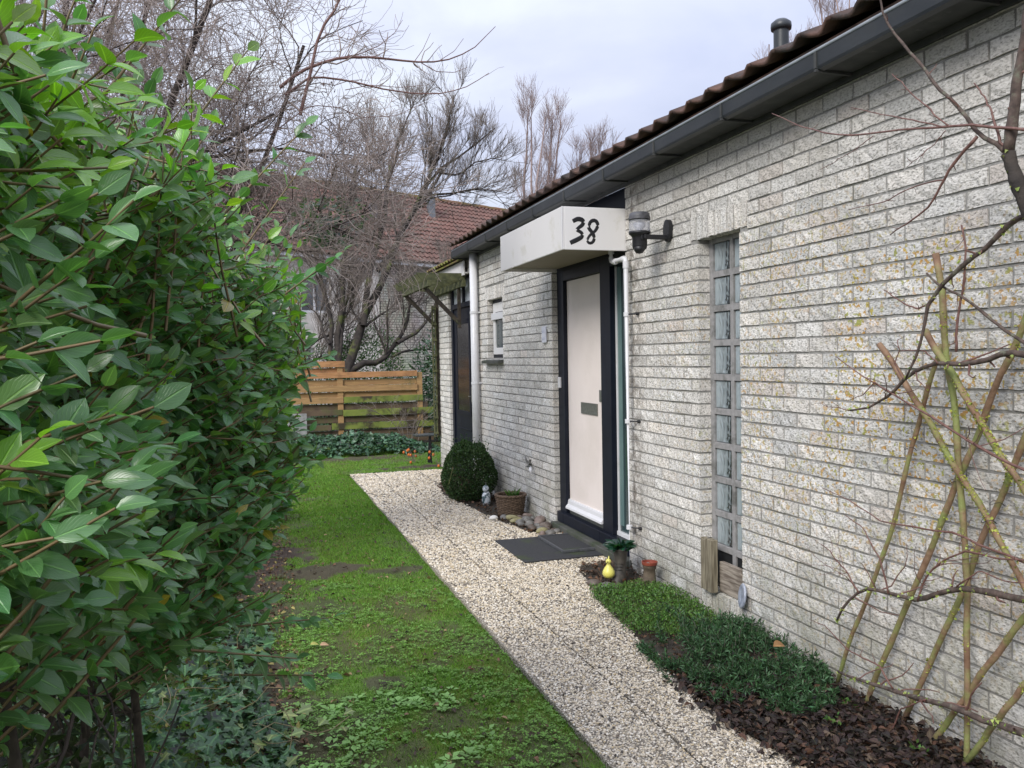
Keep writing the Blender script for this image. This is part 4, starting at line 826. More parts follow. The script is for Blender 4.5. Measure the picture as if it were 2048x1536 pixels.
sg = MB().box(D-.022, D-.008, 7.475, 7.585, 1.76, 1.915); 
M['printed_tile'] = mat('white_glazed_tile', (.66, .68, .76), (.70, .72, .78), 6, .15)
nplate = sg.build('number_tile', M['printed_tile'], None, .003, label='small white glazed tile with faded blue print fixed left of the front door', cat='wall tile')
M['blueprint'] = mat('faded_blue_print', (.36, .40, .58), (.62, .65, .74), 70, .2)
for y_, z_, w_, h_ in ((7.50, 1.848, .028, .034), (7.545, 1.85, .022, .03), (7.505, 1.785, .03, .022), (7.54, 1.78, .024, .034)):
    b = MB(); b.lathe((D-.0235, y_+.01, z_+.015), [(w_*.28, 0), (w_*.5, 0), (w_*.5, .0008), (w_*.28, .0008)], 12, 'x'); b.build('print', M['blueprint'], nplate)
for c_ in [o for o in bpy.data.objects if o.parent == nplate]: pass
# metal bird on the wall
M['birdmetal'] = mat('dull_silver', (.13, .13, .12), (.30, .30, .29), 40, .4, metal=.5)
M['whitepaint'] = mat('white_enamel', (.72, .72, .74), None, rough=.4)
bird = empty('wall_bird', (2.70, 7.96, .50), label='small silver metal bird ornament with raised wings low on the brick wall', cat='ornament')
b = MB(); bx = 2.685
b.tube([(bx, 8.10, .50), (bx, 8.03, .505), (bx-.01, 7.96, .52), (bx-.015, 7.90, .525), (bx-.01, 7.87, .52)], [.004, .012, .017, .013, .004], 10); b.build('body', M['birdmetal'], bird, smooth=True)
for P2, nm in (([(bx, 7.98, .52), (bx-.02, 8.02, .57), (bx-.02, 8.06, .605)], 'wing'), ([(bx-.005, 7.93, .52), (bx-.03, 7.87, .56), (bx-.035, 7.85, .60)], 'wing')):
    b = MB(); 
    b.obox(P2[0], P2[1], .035, .006).obox(P2[1], P2[2], .022, .005); b.build(nm, M['birdmetal'], bird, .003)
b = MB(); b.tube([(bx-.02, 7.885, .515), (bx-.03, 7.86, .49), (bx-.03, 7.85, .455)], [.012, .02, .003], 8); b.build('breast', M['whitepaint'], bird, smooth=True)

# planks and disc at the foot of the glass-block window
def rough_board(name, x0, x1, y0, y1, z0, z1, m, ax, seed, **k):
    r_ = random.Random(seed); b = MB(); n = 9
    P = []; 
    if ax == 'z':
        prof = [(y0+(y1-y0)*i/n) for i in range(n+1)]
        top = [z1-r_.uniform(0, .018) for _ in prof]; bot = [z0+r_.uniform(0, .006) for _ in prof]
        poly = [(a, c) for a, c in zip(prof, bot)]+[(a, c) for a, c in zip(prof[::-1], top[::-1])]
    else:
        prof = [(z0+(z1-z0)*i/n) for i in range(n+1)]
        lft = [y0+r_.uniform(0, .03) for _ in prof]; rgt = [y1-r_.uniform(0, .004) for _ in prof]
        poly = [(c, a) for a, c in zip(prof, lft)]+[(c, a) for a, c in zip(prof[::-1], rgt[::-1])]
    b.prism(poly, 'x', x0, x1); return b.build(name, m, None, .003, **k)
rough_board('weathered_plank', 2.675, 2.718, 4.47, 4.60, .145, .478, M['driftwood'], 'z', 4, label='upright weathered plank standing against the glass-block window', cat='plank')
rough_board('weathered_plank', 2.745, 2.775, 4.23, 4.50, .15, .335, M['driftwood_h'], 'y', 5, label='split grey plank end lying sideways in the window recess', cat='plank')
M['disc'] = mat('blue_grey_glaze', (.22, .25, .32), (.42, .45, .52), 18, .3, spec=.6)
b = MB(); b.lathe((0, 0, 0), [(.001, 0), (.05, .001), (.068, .006), (.073, .014), (.066, .02), (.045, .012), (.001, .010)], 26)
ds = b.build('glazed_dish', M['disc'], None, smooth=True, label='blue-grey glazed dish leaning on edge beside the plank', cat='dish'); ds.rotation_euler = (0, math.radians(-82), math.radians(-20)); ds.location = (2.694, 4.165, .212)

# ================================================================== GARDEN OBJECTS
b = MB(); b.box(2.01, 2.742, 6.13, 6.965, .010, .021)
mat_o = b.build('door_mat', M['rubber'], None, .003, label='large flat black rubber mat lying on the path before the front door', cat='door mat')
b = MB(); b.box(2.40, 2.728, 6.30, 6.90, .022, .034)
sm_ = b.build('boot_scraper', M['rubber'], None, .003, label='smaller raised grey rubber tray mat on top of the large black mat', cat='door mat')
M['matrim'] = mat('worn_mat_rim', (.09, .095, .10), (.05, .052, .056), 40, .6)
b = MB(); b.box(2.40, 2.728, 6.288, 6.302, .022, .044).box(2.40, 2.728, 6.898, 6.912, .022, .044).box(2.388, 2.402, 6.288, 6.912, .022, .0445).box(2.726, 2.74, 6.288, 6.912, .022, .0445); b.build('rim', M['matrim'], sm_, .003)

# box ball
def blob_dirs(n):
    v = rng.normal(size=(n, 3)); return nrm(v)
def green(n, base, var=.25, yel=.0):
    t = np.array(base)[None]*(1+var*rng.normal(size=(n, 1))); t[:, 0] *= 1+yel*rng.random(n)+.08*rng.normal(size=n); return np.clip(t, .004, 1)
ball = empty('box_bush', (2.37, 9.22, 0), label='round clipped dark green box bush at the foot of the white downpipe', cat='bush')
n = 15000; dv = blob_dirs(n); rad = (.34+.02*vnoise(dv[:, 0]*3+5, dv[:, 2]*3+dv[:, 1]*2+5, 2, 3))*(1-.35*rng.random(n)**3)
lump = 1+.24*(vnoise(dv[:, 0]*2.2+9, dv[:, 2]*2.2+dv[:, 1]*1.7+4, 1.5, 8)-.5)
P = dv*(rad*lump)[:, None]*np.array([.86, .92, .96]); P[:, 2] += .31; P += np.array([2.37, 9.22, 0]); ok = (P[:, 2] > .015) & (P[:, 0] < 2.715); P, dv = P[ok], dv[ok]; n = len(P)
# a few untrimmed sprigs
A = nrm(dv+rng.normal(size=(n, 3))*.8+np.array([0, 0, .4])); N_ = nrm(dv+rng.normal(size=(n, 3))*.7)
scatter(dia_tmpl(.6), P, A, N_, .018+.012*rng.random(n), green(n, (.036, .085, .028), .4, .5), name='foliage', m=M['smallleaf'], parent=ball, kind='stuff')
k = 44; sp_ = []; P2 = []
for i in range(k):
    d0 = nrm(np.array([rng.normal()*.5, -.1+rng.normal()*.5, 1.])); s0 = np.array([2.37, 9.22, .31])+d0*.285; L = .05+.11*rng.random(); sp_.append(np.linspace(s0, s0+nrm(d0+[0, 0, .5])*L, 4)); P2 += [s0+nrm(d0+[0, 0, .5])*L*t for t in np.linspace(.2, 1, 9)]
P2 = np.array(P2); scatter(dia_tmpl(.6), P2, rng.normal(size=P2.shape)+[0, 0, .8], rng.normal(size=P2.shape), np.full(len(P2), .022), green(len(P2), (.035, .075, .025), .3), name='sprigs', m=M['smallleaf'], parent=ball, kind='stuff')
st = np.stack([np.linspace([2.37, 9.22, -.02], [2.37+x, 9.22+y, .4], 4) for x, y in ((0, 0), (.15, .1), (-.15, .05), (.05, -.16), (-.1, -.1))]); tubeobj('stem', [(st, np.full((5, 4), .008))], M['bark'], ball)
b = MB(); b.tube([(2.08, 9.02, .22), (2.13, 9.0, .42)], .003, 5); b.build('plant_label_stick', M['cane'], None, label='thin pale stick poking from the front of the round bush', cat='stick')

# white figurine
fig = empty('figurine', (2.45, 8.80, 0), label='small white garden figurine with dark markings beside the round bush', cat='figurine')
M['porcelain'] = mat('white_porcelain', (.62, .66, .68), (.08, .12, .13), 26, .25, detail=1); M['porcelain'].node_tree.nodes['Color Ramp'].color_ramp.elements[0].position = .52; M['porcelain'].node_tree.nodes['Color Ramp'].color_ramp.elements[1].position = .60
b = MB(); b.lathe((2.45, 8.80, 0), [(.001, -.01), (.042, 0), (.048, .04), (.05, .09), (.04, .13), (.03, .15), (.001, .155)], 18); b.build('body', M['porcelain'], fig, smooth=True)
b = MB(); b.lathe((2.445, 8.79, .145), [(.02, 0), (.034, .015), (.038, .035), (.03, .06), (.012, .075), (.001, .078)], 16); b.build('head', M['porcelain'], fig, smooth=True)
b = MB(); b.tube([(2.445, 8.79, .22), (2.445, 8.79, .255)], [.006, .002], 6); b.build('hat_tip', M['steel'], fig)

# wicker basket of woven twigs
M['wicker'] = mat('brown_wicker', (.07, .045, .028), (.17, .115, .075), 60, .8, .4, 200, .002)
bk = empty('wicker_basket', (2.52, 8.12, 0), label='round brown wicker basket planter with small green plant by the brick wall', cat='basket')
for i in range(16):
    z = .012+i*.0125; R0 = .122+.028*(z/.2); th = np.linspace(0, 2*PI, 49); pts_ = np.stack([2.52+(R0+.006*np.cos(th*11+PI*(i % 2)))*np.cos(th), 8.12+(R0+.006*np.cos(th*11+PI*(i % 2)))*np.sin(th), z+.002*np.sin(th*3+i)], 1)
    b = MB(); b.tube(pts_, .0068, 6, cap=False); b.build('woven_band', M['wicker'], bk, smooth=True)
for k in range(22):
    a = 2*PI*k/22; b = MB(); b.tube([(2.52+.122*math.cos(a), 8.12+.122*math.sin(a), 0), (2.52+.152*math.cos(a), 8.12+.152*math.sin(a), .215)], .004, 5); b.build('stake', M['wicker'], bk)
b = MB(); th = np.linspace(0, 2*PI, 60)
for q in range(3): b.tube(np.stack([2.52+(.154+.008*np.cos(th*9+q*2.1))*np.cos(th), 8.12+(.154+.008*np.cos(th*9+q*2.1))*np.sin(th), .212+.008*np.sin(th*9+q*2.1)], 1), .008, 6, cap=False)
b.build('rim', M['wicker'], bk, smooth=True)
b = MB(); b.lathe((2.52, 8.12, .15), [(.001, 0), (.14, .002)], 20); b.build('potting_soil', M['soil'], bk)
n = 60; a = rng.random(n)*2*PI; P = np.stack([2.54+.03*np.cos(a), 8.10+.03*np.sin(a), .16+.02*rng.random(n)], 1); A = np.stack([np.cos(a)*.6, np.sin(a)*.6, .8+.6*rng.random(n)], 1)
pl = empty('basket_plant', (2.54, 8.10, .15), label='small bright green leafy plant growing in the wicker basket', cat='plant')
scatter(dia_tmpl(.22), P, A, rng.normal(size=(n, 3)), .06+.06*rng.random(n), green(n, (.05, .12, .025), .3, .4), name='foliage', m=M['smallleaf'], parent=pl)

# cobbles in the bed
M['cob'] = [mat('brown_cobble', (.07, .052, .042), (.15, .12, .095), 22, .65, .3, 90, .002), mat('grey_cobble', (.10, .096, .088), (.20, .19, .17), 26, .65, .3, 90, .002), mat('mossy_cobble', (.20, .18, .08), (.32, .29, .16), 18, .75, .3, 90, .002), mat('pinkish_cobble', (.15, .11, .09), (.27, .21, .18), 22, .6, .3, 90, .002), mat('chalk_white_stone', (.60, .58, .53), (.74, .72, .68), 22, .6, .3, 90, .002)]
def pebble(name, x, y, r, m, z=None, **k):
    bm = bmesh.new(); bmesh.ops.create_icosphere(bm, subdivisions=3, radius=1)
    sx_, sy_, sz_ = random.uniform(.85, 1.3), random.uniform(.75, 1.0), random.uniform(.5, .72); ph = random.uniform(0, 9)
    for v in bm.verts:
        q = 1+.08*math.sin(v.co.x*2.3+ph)+.07*math.sin(v.co.y*2.9+ph*2)+.06*math.sin(v.co.z*3.1+ph)
        v.co = Vector((v.co.x*sx_*r*q, v.co.y*sy_*r*q, v.co.z*sz_*r*q))
    me = bpy.data.meshes.new(name); bm.to_mesh(me); bm.free(); me.materials.append(m); me.polygons.foreach_set('use_smooth', [True]*len(me.polygons))
    o = addo(name, me, None, (x, y, (sz_*r*.75 if z is None else z))); o.rotation_euler = (random.uniform(-.2, .2), random.uniform(-.2, .2), random.uniform(0, 6)); return tag(o, **k)
cob_names = ['brown', 'grey', 'mossy yellow', 'pinkish']
placed = []; used_lab = {}
def coblab(x, y, r_, q):
    size = 'small' if r_ < .043 else 'medium' if r_ < .055 else 'large'
    depth = 'at the basket end' if y > 7.75 else 'between basket and middle' if y > 7.58 else 'in the middle' if y > 7.40 else 'between middle and doorstep' if y > 7.22 else 'at the doorstep end'
    side = 'by the wall' if x > 2.58 else 'halfway out' if x > 2.5 else 'by the path'
    return '%s %s cobble %s of the pile, %s' % (size, cob_names[q], depth, side)
tries = 0
while len(placed) < 46 and tries < 4000:
    tries += 1; y = random.uniform(7.05, 7.95); x = random.uniform(float(right_edge(y))+.08 if y > 7.2 else 2.48, 2.66); r_ = random.uniform(.032, .066)
    if all(math.hypot(x-a, y-c) > (r_+d)*.85 for a, c, d in placed) and math.hypot(x-2.52, y-8.12) > .22: placed.append((x, y, r_))
for i, (x, y, r_) in enumerate(placed):
    q = random.choice([0, 0, 1, 1, 1, 2, 3])
    if coblab(x, y, r_, q) in used_lab: q = (q+1) % 4
    if coblab(x, y, r_, q) in used_lab: q = (q+1) % 4
    if coblab(x, y, r_, q) in used_lab: continue
    used_lab[coblab(x, y, r_, q)] = 1
    pebble('cobble', x, y, r_, M['cob'][q], label=coblab(x, y, r_, q), cat='stone', group='cobbles piled beside the doorstep')
pebble('cobble', 2.285, 7.95, .045, M['cob'][4], label='single chalk-white stone at the path edge in front of the basket', cat='stone')

# boots, yellow bird, stones by the thin pipe
M['boot'] = mat('brown_clay_boot', (.075, .055, .038), (.15, .115, .08), 22, .7, .5, 60, .004, c3=(.05, .055, .03), s3=12)
M['boot_dark'] = mat('dark_clay_boot', (.035, .032, .028), (.075, .065, .052), 22, .6, .5, 60, .004)
M['terracotta'] = mat('red_terracotta', (.20, .04, .025), (.26, .06, .03), 22, .6)
M['yellow'] = mat('yellow_glaze', (.72, .66, .12), (.66, .62, .18), 12, .35, c3=(.22, .2, .08), s3=16, t3=(.6, .72))
def boot(x, y, ang, h, name, label, sole, sc_=1.0):
    o = empty(name, (x, y, 0), label=label, cat='boot planter'); ca, sa = math.cos(ang), math.sin(ang)
    ring = lambda cx, z, rx, ry, k=18: [(x+sc_*(ca*(cx+rx*math.cos(t))-sa*ry*math.sin(t)), y+sc_*(sa*(cx+rx*math.cos(t))+ca*ry*math.sin(t)), z) for t in np.linspace(0, 2*PI, k, endpoint=False)]
    secs = [(.045, 0, .115, .05), (.045, .02, .12, .054), (.042, .045, .108, .05), (.02, .07, .082, .048), (.004, .095, .06, .046), (0, .14, .054, .046), (0, h-.02, .062, .056), (0, h, .066, .060)]
    V = []; 
    for s_ in secs: V += ring(*s_)
    k = 18; Q = [(i*k+j, i*k+(j+1) % k, (i+1)*k+(j+1) % k, (i+1)*k+j) for i in range(len(secs)-1) for j in range(k)]
    b = MB(); b.add(V, Q); b.build('boot_body', M['boot'] if not sole else M['boot_dark'], o, smooth=True)
    b = MB(); b.add(ring(.045, .0, .122, .056)+ring(.045, .014, .125, .058), [(j, (j+1) % k, k+(j+1) % k, k+j) for j in range(k)]+[]); b.build('sole', M['boot_dark'], o)
    for q in range(5):
        z = .075+q*.02; b = MB(); b.tube([(x+sc_*(ca*(.072-q*.008)-sa*.03), y+sc_*(sa*(.072-q*.008)+ca*.03), z), (x+sc_*ca*(.084-q*.009), y+sc_*sa*(.084-q*.009), z+.006), (x+sc_*(ca*(.072-q*.008)+sa*.03), y+sc_*(sa*(.072-q*.008)-ca*.03), z)], .003, 5); b.build('lace', M['boot_dark'], o, smooth=True)
    return o
bt = boot(2.50, 5.42, math.radians(232), .23, 'clay_boot', 'dark clay boot planter holding a dark green plant under the thin pipe', True, .9)
bt2 = boot(2.60, 5.16, math.radians(140), .17, 'clay_boot', 'brown clay boot holding a red terracotta pot beside the wall', False, .74)
b = MB(); b.lathe((2.60, 5.16, .12), [(.036, .03), (.044, .05), (.053, .055), (.056, .074), (.049, .075), (.045, .05), (.001, .045)], 24); pot = b.build('flower_pot', M['terracotta'], None, smooth=False, label='red terracotta flower pot set in the brown clay boot', cat='flower pot')
pebble('stone', 2.585, 5.14, .022, M['cob'][1], z=.178, label='small grey stone lying in the red terracotta pot', cat='stone')
n = 70; a = rng.random(n)*2*PI; P = np.stack([2.51+.035*np.cos(a), 5.44+.035*np.sin(a), .225+.03*rng.random(n)], 1); A = np.stack([np.cos(a), np.sin(a), .15+.8*rng.random(n)], 1)
bp_ = empty('boot_plant', (2.51, 5.44, .22), label='glossy dark green rosette plant growing out of the dark clay boot', cat='plant')
scatter(leaf_tmpl(.62, 4, .1, .3), P, A, np.array([0, 0, 1.])+rng.normal(size=(n, 3))*.4, .06+.035*rng.random(n), green(n, (.012, .05, .03), .4), name='foliage', m=M['leaf'], parent=bp_)
yb = empty('yellow_ornament', (2.38, 5.36, 0), label='small bright yellow glazed bird ornament between stones and clay boot', cat='ornament')
b = MB(); b.lathe((2.38, 5.36, .05), [(.001, 0), (.032, .006), (.045, .028), (.043, .048), (.032, .07), (.017, .09), (.011, .102), (.014, .11)], 18); b.build('body', M['yellow'], yb, smooth=True)
b = MB(); b.lathe((2.38, 5.36, .153), [(.008, 0), (.018, .006), (.020, .018), (.014, .030), (.001, .036)], 14); b.build('head', M['yellow'], yb, smooth=True)
b = MB(); b.tube([(2.367, 5.347, .172), (2.345, 5.325, .170)], [.007, .001], 6); b.build('beak', M['yellow'], yb); b = MB(); b.tube([(2.382, 5.362, .185), (2.386, 5.366, .206)], [.006, .003], 6); b.build('crest', M['yellow'], yb)
for x, y, r_, q, lab in ((2.27, 5.36, .045, 0, 'reddish brown stone touching the yellow ornament on its left'), (2.235, 5.24, .04, 3, 'pinkish stone at the path edge before the boots'), (2.30, 5.22, .05, 1, 'large grey stone in front of the yellow ornament'), (2.37, 5.20, .055, 0, 'dark brown stone nearest the toe of the dark boot'), (2.25, 5.12, .03, 3, 'smallest stone at the corner of the green ground cover'), (2.33, 5.28, .035, 1, 'grey pebble squeezed under the yellow ornament')):
    pebble('stone', x, y, r_, M['cob'][q], label=lab, cat='stone')

# timber planter at the left, low bench by the trellis
pbx = empty('raised_planter', (.0, 8.75, 0), label='low brown timber planter box on the lawn half hidden by the hedge', cat='planter')
for (a, c) in (((-.45, 8.45), (.30, 8.62)), ((.30, 8.62), (.22, 9.1)), ((.22, 9.1), (-.53, 8.95)), ((-.53, 8.95), (-.45, 8.45))):
    for q in range(2): b = MB(); b.obox((a[0], a[1], .07+q*.105), (c[0], c[1], .07+q*.105), .03, .10); b.build('board', M['wood_dark'], pbx, .003)
b = MB(); b.add([(-.45, 8.45, .17), (.30, 8.62, .17), (.22, 9.1, .17), (-.53, 8.95, .17)], [(0, 1, 2, 3)]); b.build('soil_fill', M['soil'], pbx)
bn = empty('low_bench', (2.62, 12.7, 0), label='low dark garden bench behind the trellis post', cat='bench')
M['slate'] = mat('wet_slate_grey', (.035, .042, .045), (.06, .07, .075), 20, .3)
b = MB(); b.box(2.40, 2.95, 12.60, 12.86, .43, .455); b.build('seat', M['slate'], bn, .005)
for x in (2.62, 2.9): b = MB(); b.prism([(x-.03, .0), (x+.04, .0), (x+.03, .43), (x+.0, .43)], 'y', 12.64, 12.68); b.build('leg', M['black'], bn)

# pergola and trellis by the side door
pg = empty('door_pergola', (2.6, 11.4, 2.5), label='mossy timber slatted porch canopy with diagonal braces over the dark side door', cat='pergola')
for i in range(8):
    y = 10.55+i*.255; zt_ = 2.735
    b = MB(); b.prism([(2.06, zt_), (2.71, zt_), (2.71, zt_-.095), (2.13, zt_-.095)], 'y', y, y+.028); b.build('slat', M['wood_algae'], pg, .002)
for x in (2.20, 2.66): b = MB(); b.box(x, x+.045, 10.50, 12.42, 2.56, 2.639); b.build('beam', M['wood_algae'], pg, .004)
for y in (10.85, 12.26):
    b = MB(); b.obox((2.215, y, 2.585), (2.69, y, 2.10), .05, .05, up=(0, 1, 0)); b.build('brace', M['wood_brown'], pg, .004)
    b = MB(); b.box(2.672, 2.715, y-.022, y+.022, (.46 if y > 12 else 2.03), 2.56); b.build('post', M['wood_brown'], pg, .004)
tr = empty('trellis', (2.6, 12.2, .4), label='narrow green mossy wooden ladder trellis fixed beside the wall end', cat='trellis')
for x in (2.605, 2.672-.028): b = MB(); b.box(x, x+.022, 12.19, 12.215, .45, 2.42); b.build('upright', M['wood_algae'], tr, .002)
for i in range(9): z = .50+i*.232; b = MB(); b.box(2.60, 2.67, 12.172, 12.189, z, z+.03); b.build('rung', M['wood_algae'], tr, .002)

# Chinese lanterns
for nm, cx, cy, nn, lab in (('lantern_plant', 2.36, 12.75, 9, 'dry stems with orange papery seed lanterns at the lawn edge'), ('lantern_plant', 2.62, 12.22, 6, 'orange lantern seed heads lying low beside the wall corner')):
    o = empty(nm, (cx, cy, 0), label=lab, cat='plant'); S_ = []; 
    M['orange'] = M.get('orange') or mat('orange_seed_case', (.60, .17, .03), (.50, .11, .02), 60, .7)
    for i in range(nn):
        tx, ty, tz = cx-.12+.32*random.random(), cy+random.uniform(-.15, .15), random.uniform(.07, .30)
        S_.append(np.array([[cx+.05, cy, 0], [(cx+tx)/2, cy, tz*.8], [tx, ty, tz], [tx-.02, ty, tz-.03]]))
        b = MB(); b.lathe((tx-.02, ty, tz-.075), [(.001, 0), (.012, .008), (.02, .025), (.014, .042), (.001, .048)], 8); b.build('seed_case', M['orange'], o, smooth=True)
    tubeobj('stem', [(np.array(S_), np.full((nn, 4), .0025))], M['twig_grey'], o)

# ---- slatted fence
fence = empty('board_fence', (1.6, 15.5, 0), label='horizontal board garden fence, orange new boards above mossy green ones', cat='fence')
FYf, FYb = 15.47, 15.53
bl = [(1.30, 1.405, 'wood_new', 1, .2, 3.0), (1.165, 1.27, 'wood_mid', 0, .2, 3.0), (1.06, 1.17, 'wood_mid', 1, .0, 3.0), (.94, 1.04, 'wood_mid', 0, .2, 3.0), (.845, .955, 'wood_mid', 1, .2, 1.62), (.845, .955, 'wood_moss', 1, 1.63, 3.1), (.72, .83, 'wood_dark', 0, .2, 3.2), (.62, .72, 'wood_dark', 1, .2, 1.6), (.60, .715, 'wood_moss', 1, 1.61, 3.3), (.48, .59, 'wood_dark', 0, .2, 3.2), (.36, .475, 'wood_moss', 1, 1.4, 3.3), (.36, .46, 'wood_dark', 1, .2, 1.39), (.22, .33, 'wood_dark', 0, .2, 3.3), (.08, .2, 'wood_dark', 1, .2, 3.3)]
for z0, z1, mm, fr, xa, xb in bl:
    y = FYf if fr else FYb; tl = random.uniform(-.012, .012)
    b = MB(); b.obox((xa-.6 if xa < 1 else xa, y, (z0+z1)/2), (xb, y+.0, (z0+z1)/2+tl), .022, z1-z0); b.build('board', M[mm], fence, .003)
for z0, z1 in ((1.505, 1.615), (1.41, 1.49)):
    b = MB(); b.obox((-.4, FYf if z0 > 1.5 else FYb, (z0+z1)/2), (1.66, FYf if z0 > 1.5 else FYb, (z0+z1)/2), .022, z1-z0); b.build('board', M['wood_new'], fence, .003)
for x, z in ((1.57, 1.50), (3.05, 1.38), (-.2, 1.5)): b = MB(); b.box(x-.05, x+.05, 15.49, 15.51, 0, z) if x > 3 else b.box(x-.05, x+.05, 15.483, 15.517, 0, z); b.build('post', M['wood_mid'], fence, .003)
M['concrete'] = mat('grey_concrete', (.22, .22, .21), (.33, .33, .31), 14, .9)
for x0 in (-.5,): b = MB(); b.box(x0, .95, 15.36, 15.40, .12, .68); b.build('concrete_panel', M['concrete'], None, .004, label='grey concrete slab standing at the left foot of the fence', cat='slab')

# ================================================================== FAR HOUSE
fh = empty('brick_house', (6, 34, 0), label='two-storey house with red pantile roof behind the bare trees', cat='house')
A0 = np.array([3.41, 30.2, 0]); U = nrm(np.array([3.51, 1.8, 0])); Nn = np.array([-U[1], U[0], 0])
def fp(s, d, z): return A0+U*s+Nn*d+np.array([0, 0, z])
def fquadbox(b, s0, s1, d0, d1, z0, z1):
    V = [fp(s, d, z) for s in (s0, s1) for d in (d0, d1) for z in (z0, z1)]
    return b.add(V, [(0, 1, 3, 2), (4, 6, 7, 5), (0, 4, 5, 1), (2, 3, 7, 6), (0, 2, 6, 4), (1, 5, 7, 3)])
def farbrick():
    m = bpy.data.materials.new('far_pale_brick'); m.use_nodes = True; nt = m.node_tree; b = nt.nodes['Principled BSDF']; b.inputs['Roughness'].default_value = .9; N = nt.nodes.new; L = nt.links.new
    g = N('ShaderNodeNewGeometry'); mpn = N('ShaderNodeMapping'); mpn.vector_type = 'POINT'; mpn.inputs['Rotation'].default_value = (0, 0, -math.atan2(U[1], U[0])); L(g.outputs['Position'], mpn.inputs[0])
    sp = N('ShaderNodeSeparateXYZ'); L(mpn.outputs[0], sp.inputs[0]); cb = N('ShaderNodeCombineXYZ'); L(sp.outputs[0], cb.inputs[0]); L(sp.outputs[2], cb.inputs[1])
    t = N('ShaderNodeTexBrick'); t.inputs['Scale'].default_value = 1; t.inputs['Brick Width'].default_value = .24; t.inputs['Row Height'].default_value = .095; t.inputs['Mortar Size'].default_value = .011
    t.inputs['Color1'].default_value = (.62, .58, .48, 1); t.inputs['Color2'].default_value = (.50, .465, .385, 1); t.inputs['Mortar'].default_value = (.15, .14, .12, 1); L(cb.outputs[0], t.inputs['Vector'])
    n = N('ShaderNodeTexNoise'); n.inputs['Scale'].default_value = 1.2; L(g.outputs['Position'], n.inputs['Vector']); mx = N('ShaderNodeMixRGB'); mx.blend_type = 'MULTIPLY'; mx.inputs[0].default_value = .4; L(t.outputs[0], mx.inputs[1]); L(n.outputs['Color'], mx.inputs[2]); L(mx.outputs[0], b.inputs['Base Color']); return m
M['farbrick'] = farbrick()
M['render'] = mat('cream_render', (.68, .63, .56), (.74, .69, .62), .8, .85, c3=(.42, .40, .35), s3=.7)
M['farframe'] = mat('white_window_frame', (.66, .66, .66), None, rough=.5)
M['farglass'] = mat('far_window_glass', (.035, .04, .045), (.16, .17, .18), 1.6, .08, spec=.8)
wins = [(-4.2, -2.9, .8, 2.1), (-2.7, -1.4, .8, 2.1), (-4.4, -2.6, 3.2, 4.7), (-1.9, -.7, 3.3, 4.6), (-7.4, -5.6, .8, 2.1), (-7.4, -5.6, 3.2, 4.6)]
b = MB(); fquadbox(b, 1.35-.0, 14, 0, 8, -.1, 5.2); b.build('wall', M['farbrick'], fh)
b = MB(); fquadbox(b, -9.5, 1.35, .35, 8, -.1, 5.2)
# rendered bay with real window openings
ss = sorted(set([-9.5, 1.349]+[w for q in wins for w in q[:2]])); zs = sorted(set([-.1, 5.2]+[w for q in wins for w in q[2:]]))
for i in range(len(ss)-1):
    for j in range(len(zs)-1):
        sm_c, zm = (ss[i]+ss[i+1])/2, (zs[j]+zs[j+1])/2
        if not any(a < sm_c < c and d < zm < e for a, c, d, e in wins): fquadbox(b, ss[i], ss[i+1], 0.005, .34, zs[j], zs[j+1])
b.build('rendered_wall', M['render'], fh)
for a, c, d, e in wins:
    b = MB(); w = .09
    fquadbox(b, a, c, .12, .2, d, d+w); fquadbox(b, a, c, .12, .2, e-w, e); fquadbox(b, a, a+w, .121, .199, d+w, e-w); fquadbox(b, c-w, c, .121, .199, d+w, e-w); fquadbox(b, (a+c)/2-.04, (a+c)/2+.04, .122, .198, d+w, e-w)
    f_ = b.build('window', M['farframe'], fh)
    for s0, s1 in ((a+w, (a+c)/2-.04), ((a+c)/2+.04, c-w)): b = MB(); fquadbox(b, s0, s1, .15, .17, d+w, e-w); b.build('pane', M['farglass'], f_)
b = MB(); fquadbox(b, -9.7, 14.2, -.30, -.02, 5.18, 5.32); b.build('fascia_gutter', M['farframe'], fh)
# roof
sl_ = math.hypot(3.9, 3.35); a_ = math.atan2(3.35, 3.9)
b = MB(); b.add([fp(-9.8, -.35, 5.30), fp(14.3, -.35, 5.30), fp(14.3, 3.6, 8.62), fp(-9.8, 3.6, 8.62), fp(14.3, 8, 5.3), fp(-9.8, 8, 5.3)], [(0, 1, 2, 3), (3, 2, 4, 5)]); frf = b.build('roof', M['tile_far'], fh)
ts = np.linspace(0, 1, 5); VV = []; QQ = []; o = 0
nu = math.cos(a_)*Nn+np.array([0, 0, math.sin(a_)]); upn = -math.sin(a_)*Nn+np.array([0, 0, math.cos(a_)])
rowsn, coln = 16, 104; base = fp(-9.8, -.37, 5.33)
u5 = ts*.232; pz = .035*np.cos(ts*2*PI)
for r_ in range(rowsn):
    for c_ in range(coln):
        p = base+U*(c_*.232)+nu*(r_*.335)+upn*random.uniform(-.004, .008)
        V = np.vstack([p+U*u5[:, None]+upn*(pz+.045)[:, None], p+U*u5[:, None]+upn*(pz)[:, None]+nu*.36, p+U*u5[:, None]+upn*(pz+.015)[:, None]])
        VV.append(V); QQ.append(np.array([(i, i+1, 6+i, 5+i) for i in range(4)]+[(i, i+1, 11+i, 10+i) for i in range(4)])+o); o += 15
tag(addo('roof_tile', rawmesh('roof_tile', np.vstack(VV), np.vstack(QQ), None, M['tile_far']), frf), kind='stuff')
M['ridge'] = mat('mossy_ridge_tile', (.14, .12, .035), (.20, .09, .05), 1.5, .9)
P = [fp(s, 3.6, 8.72+random.uniform(-.01, .01)) for s in np.arange(-9.8, 14.4, .35)]
b = MB(); b.tube(P, .12, 8); b.build('ridge', M['ridge'], frf)
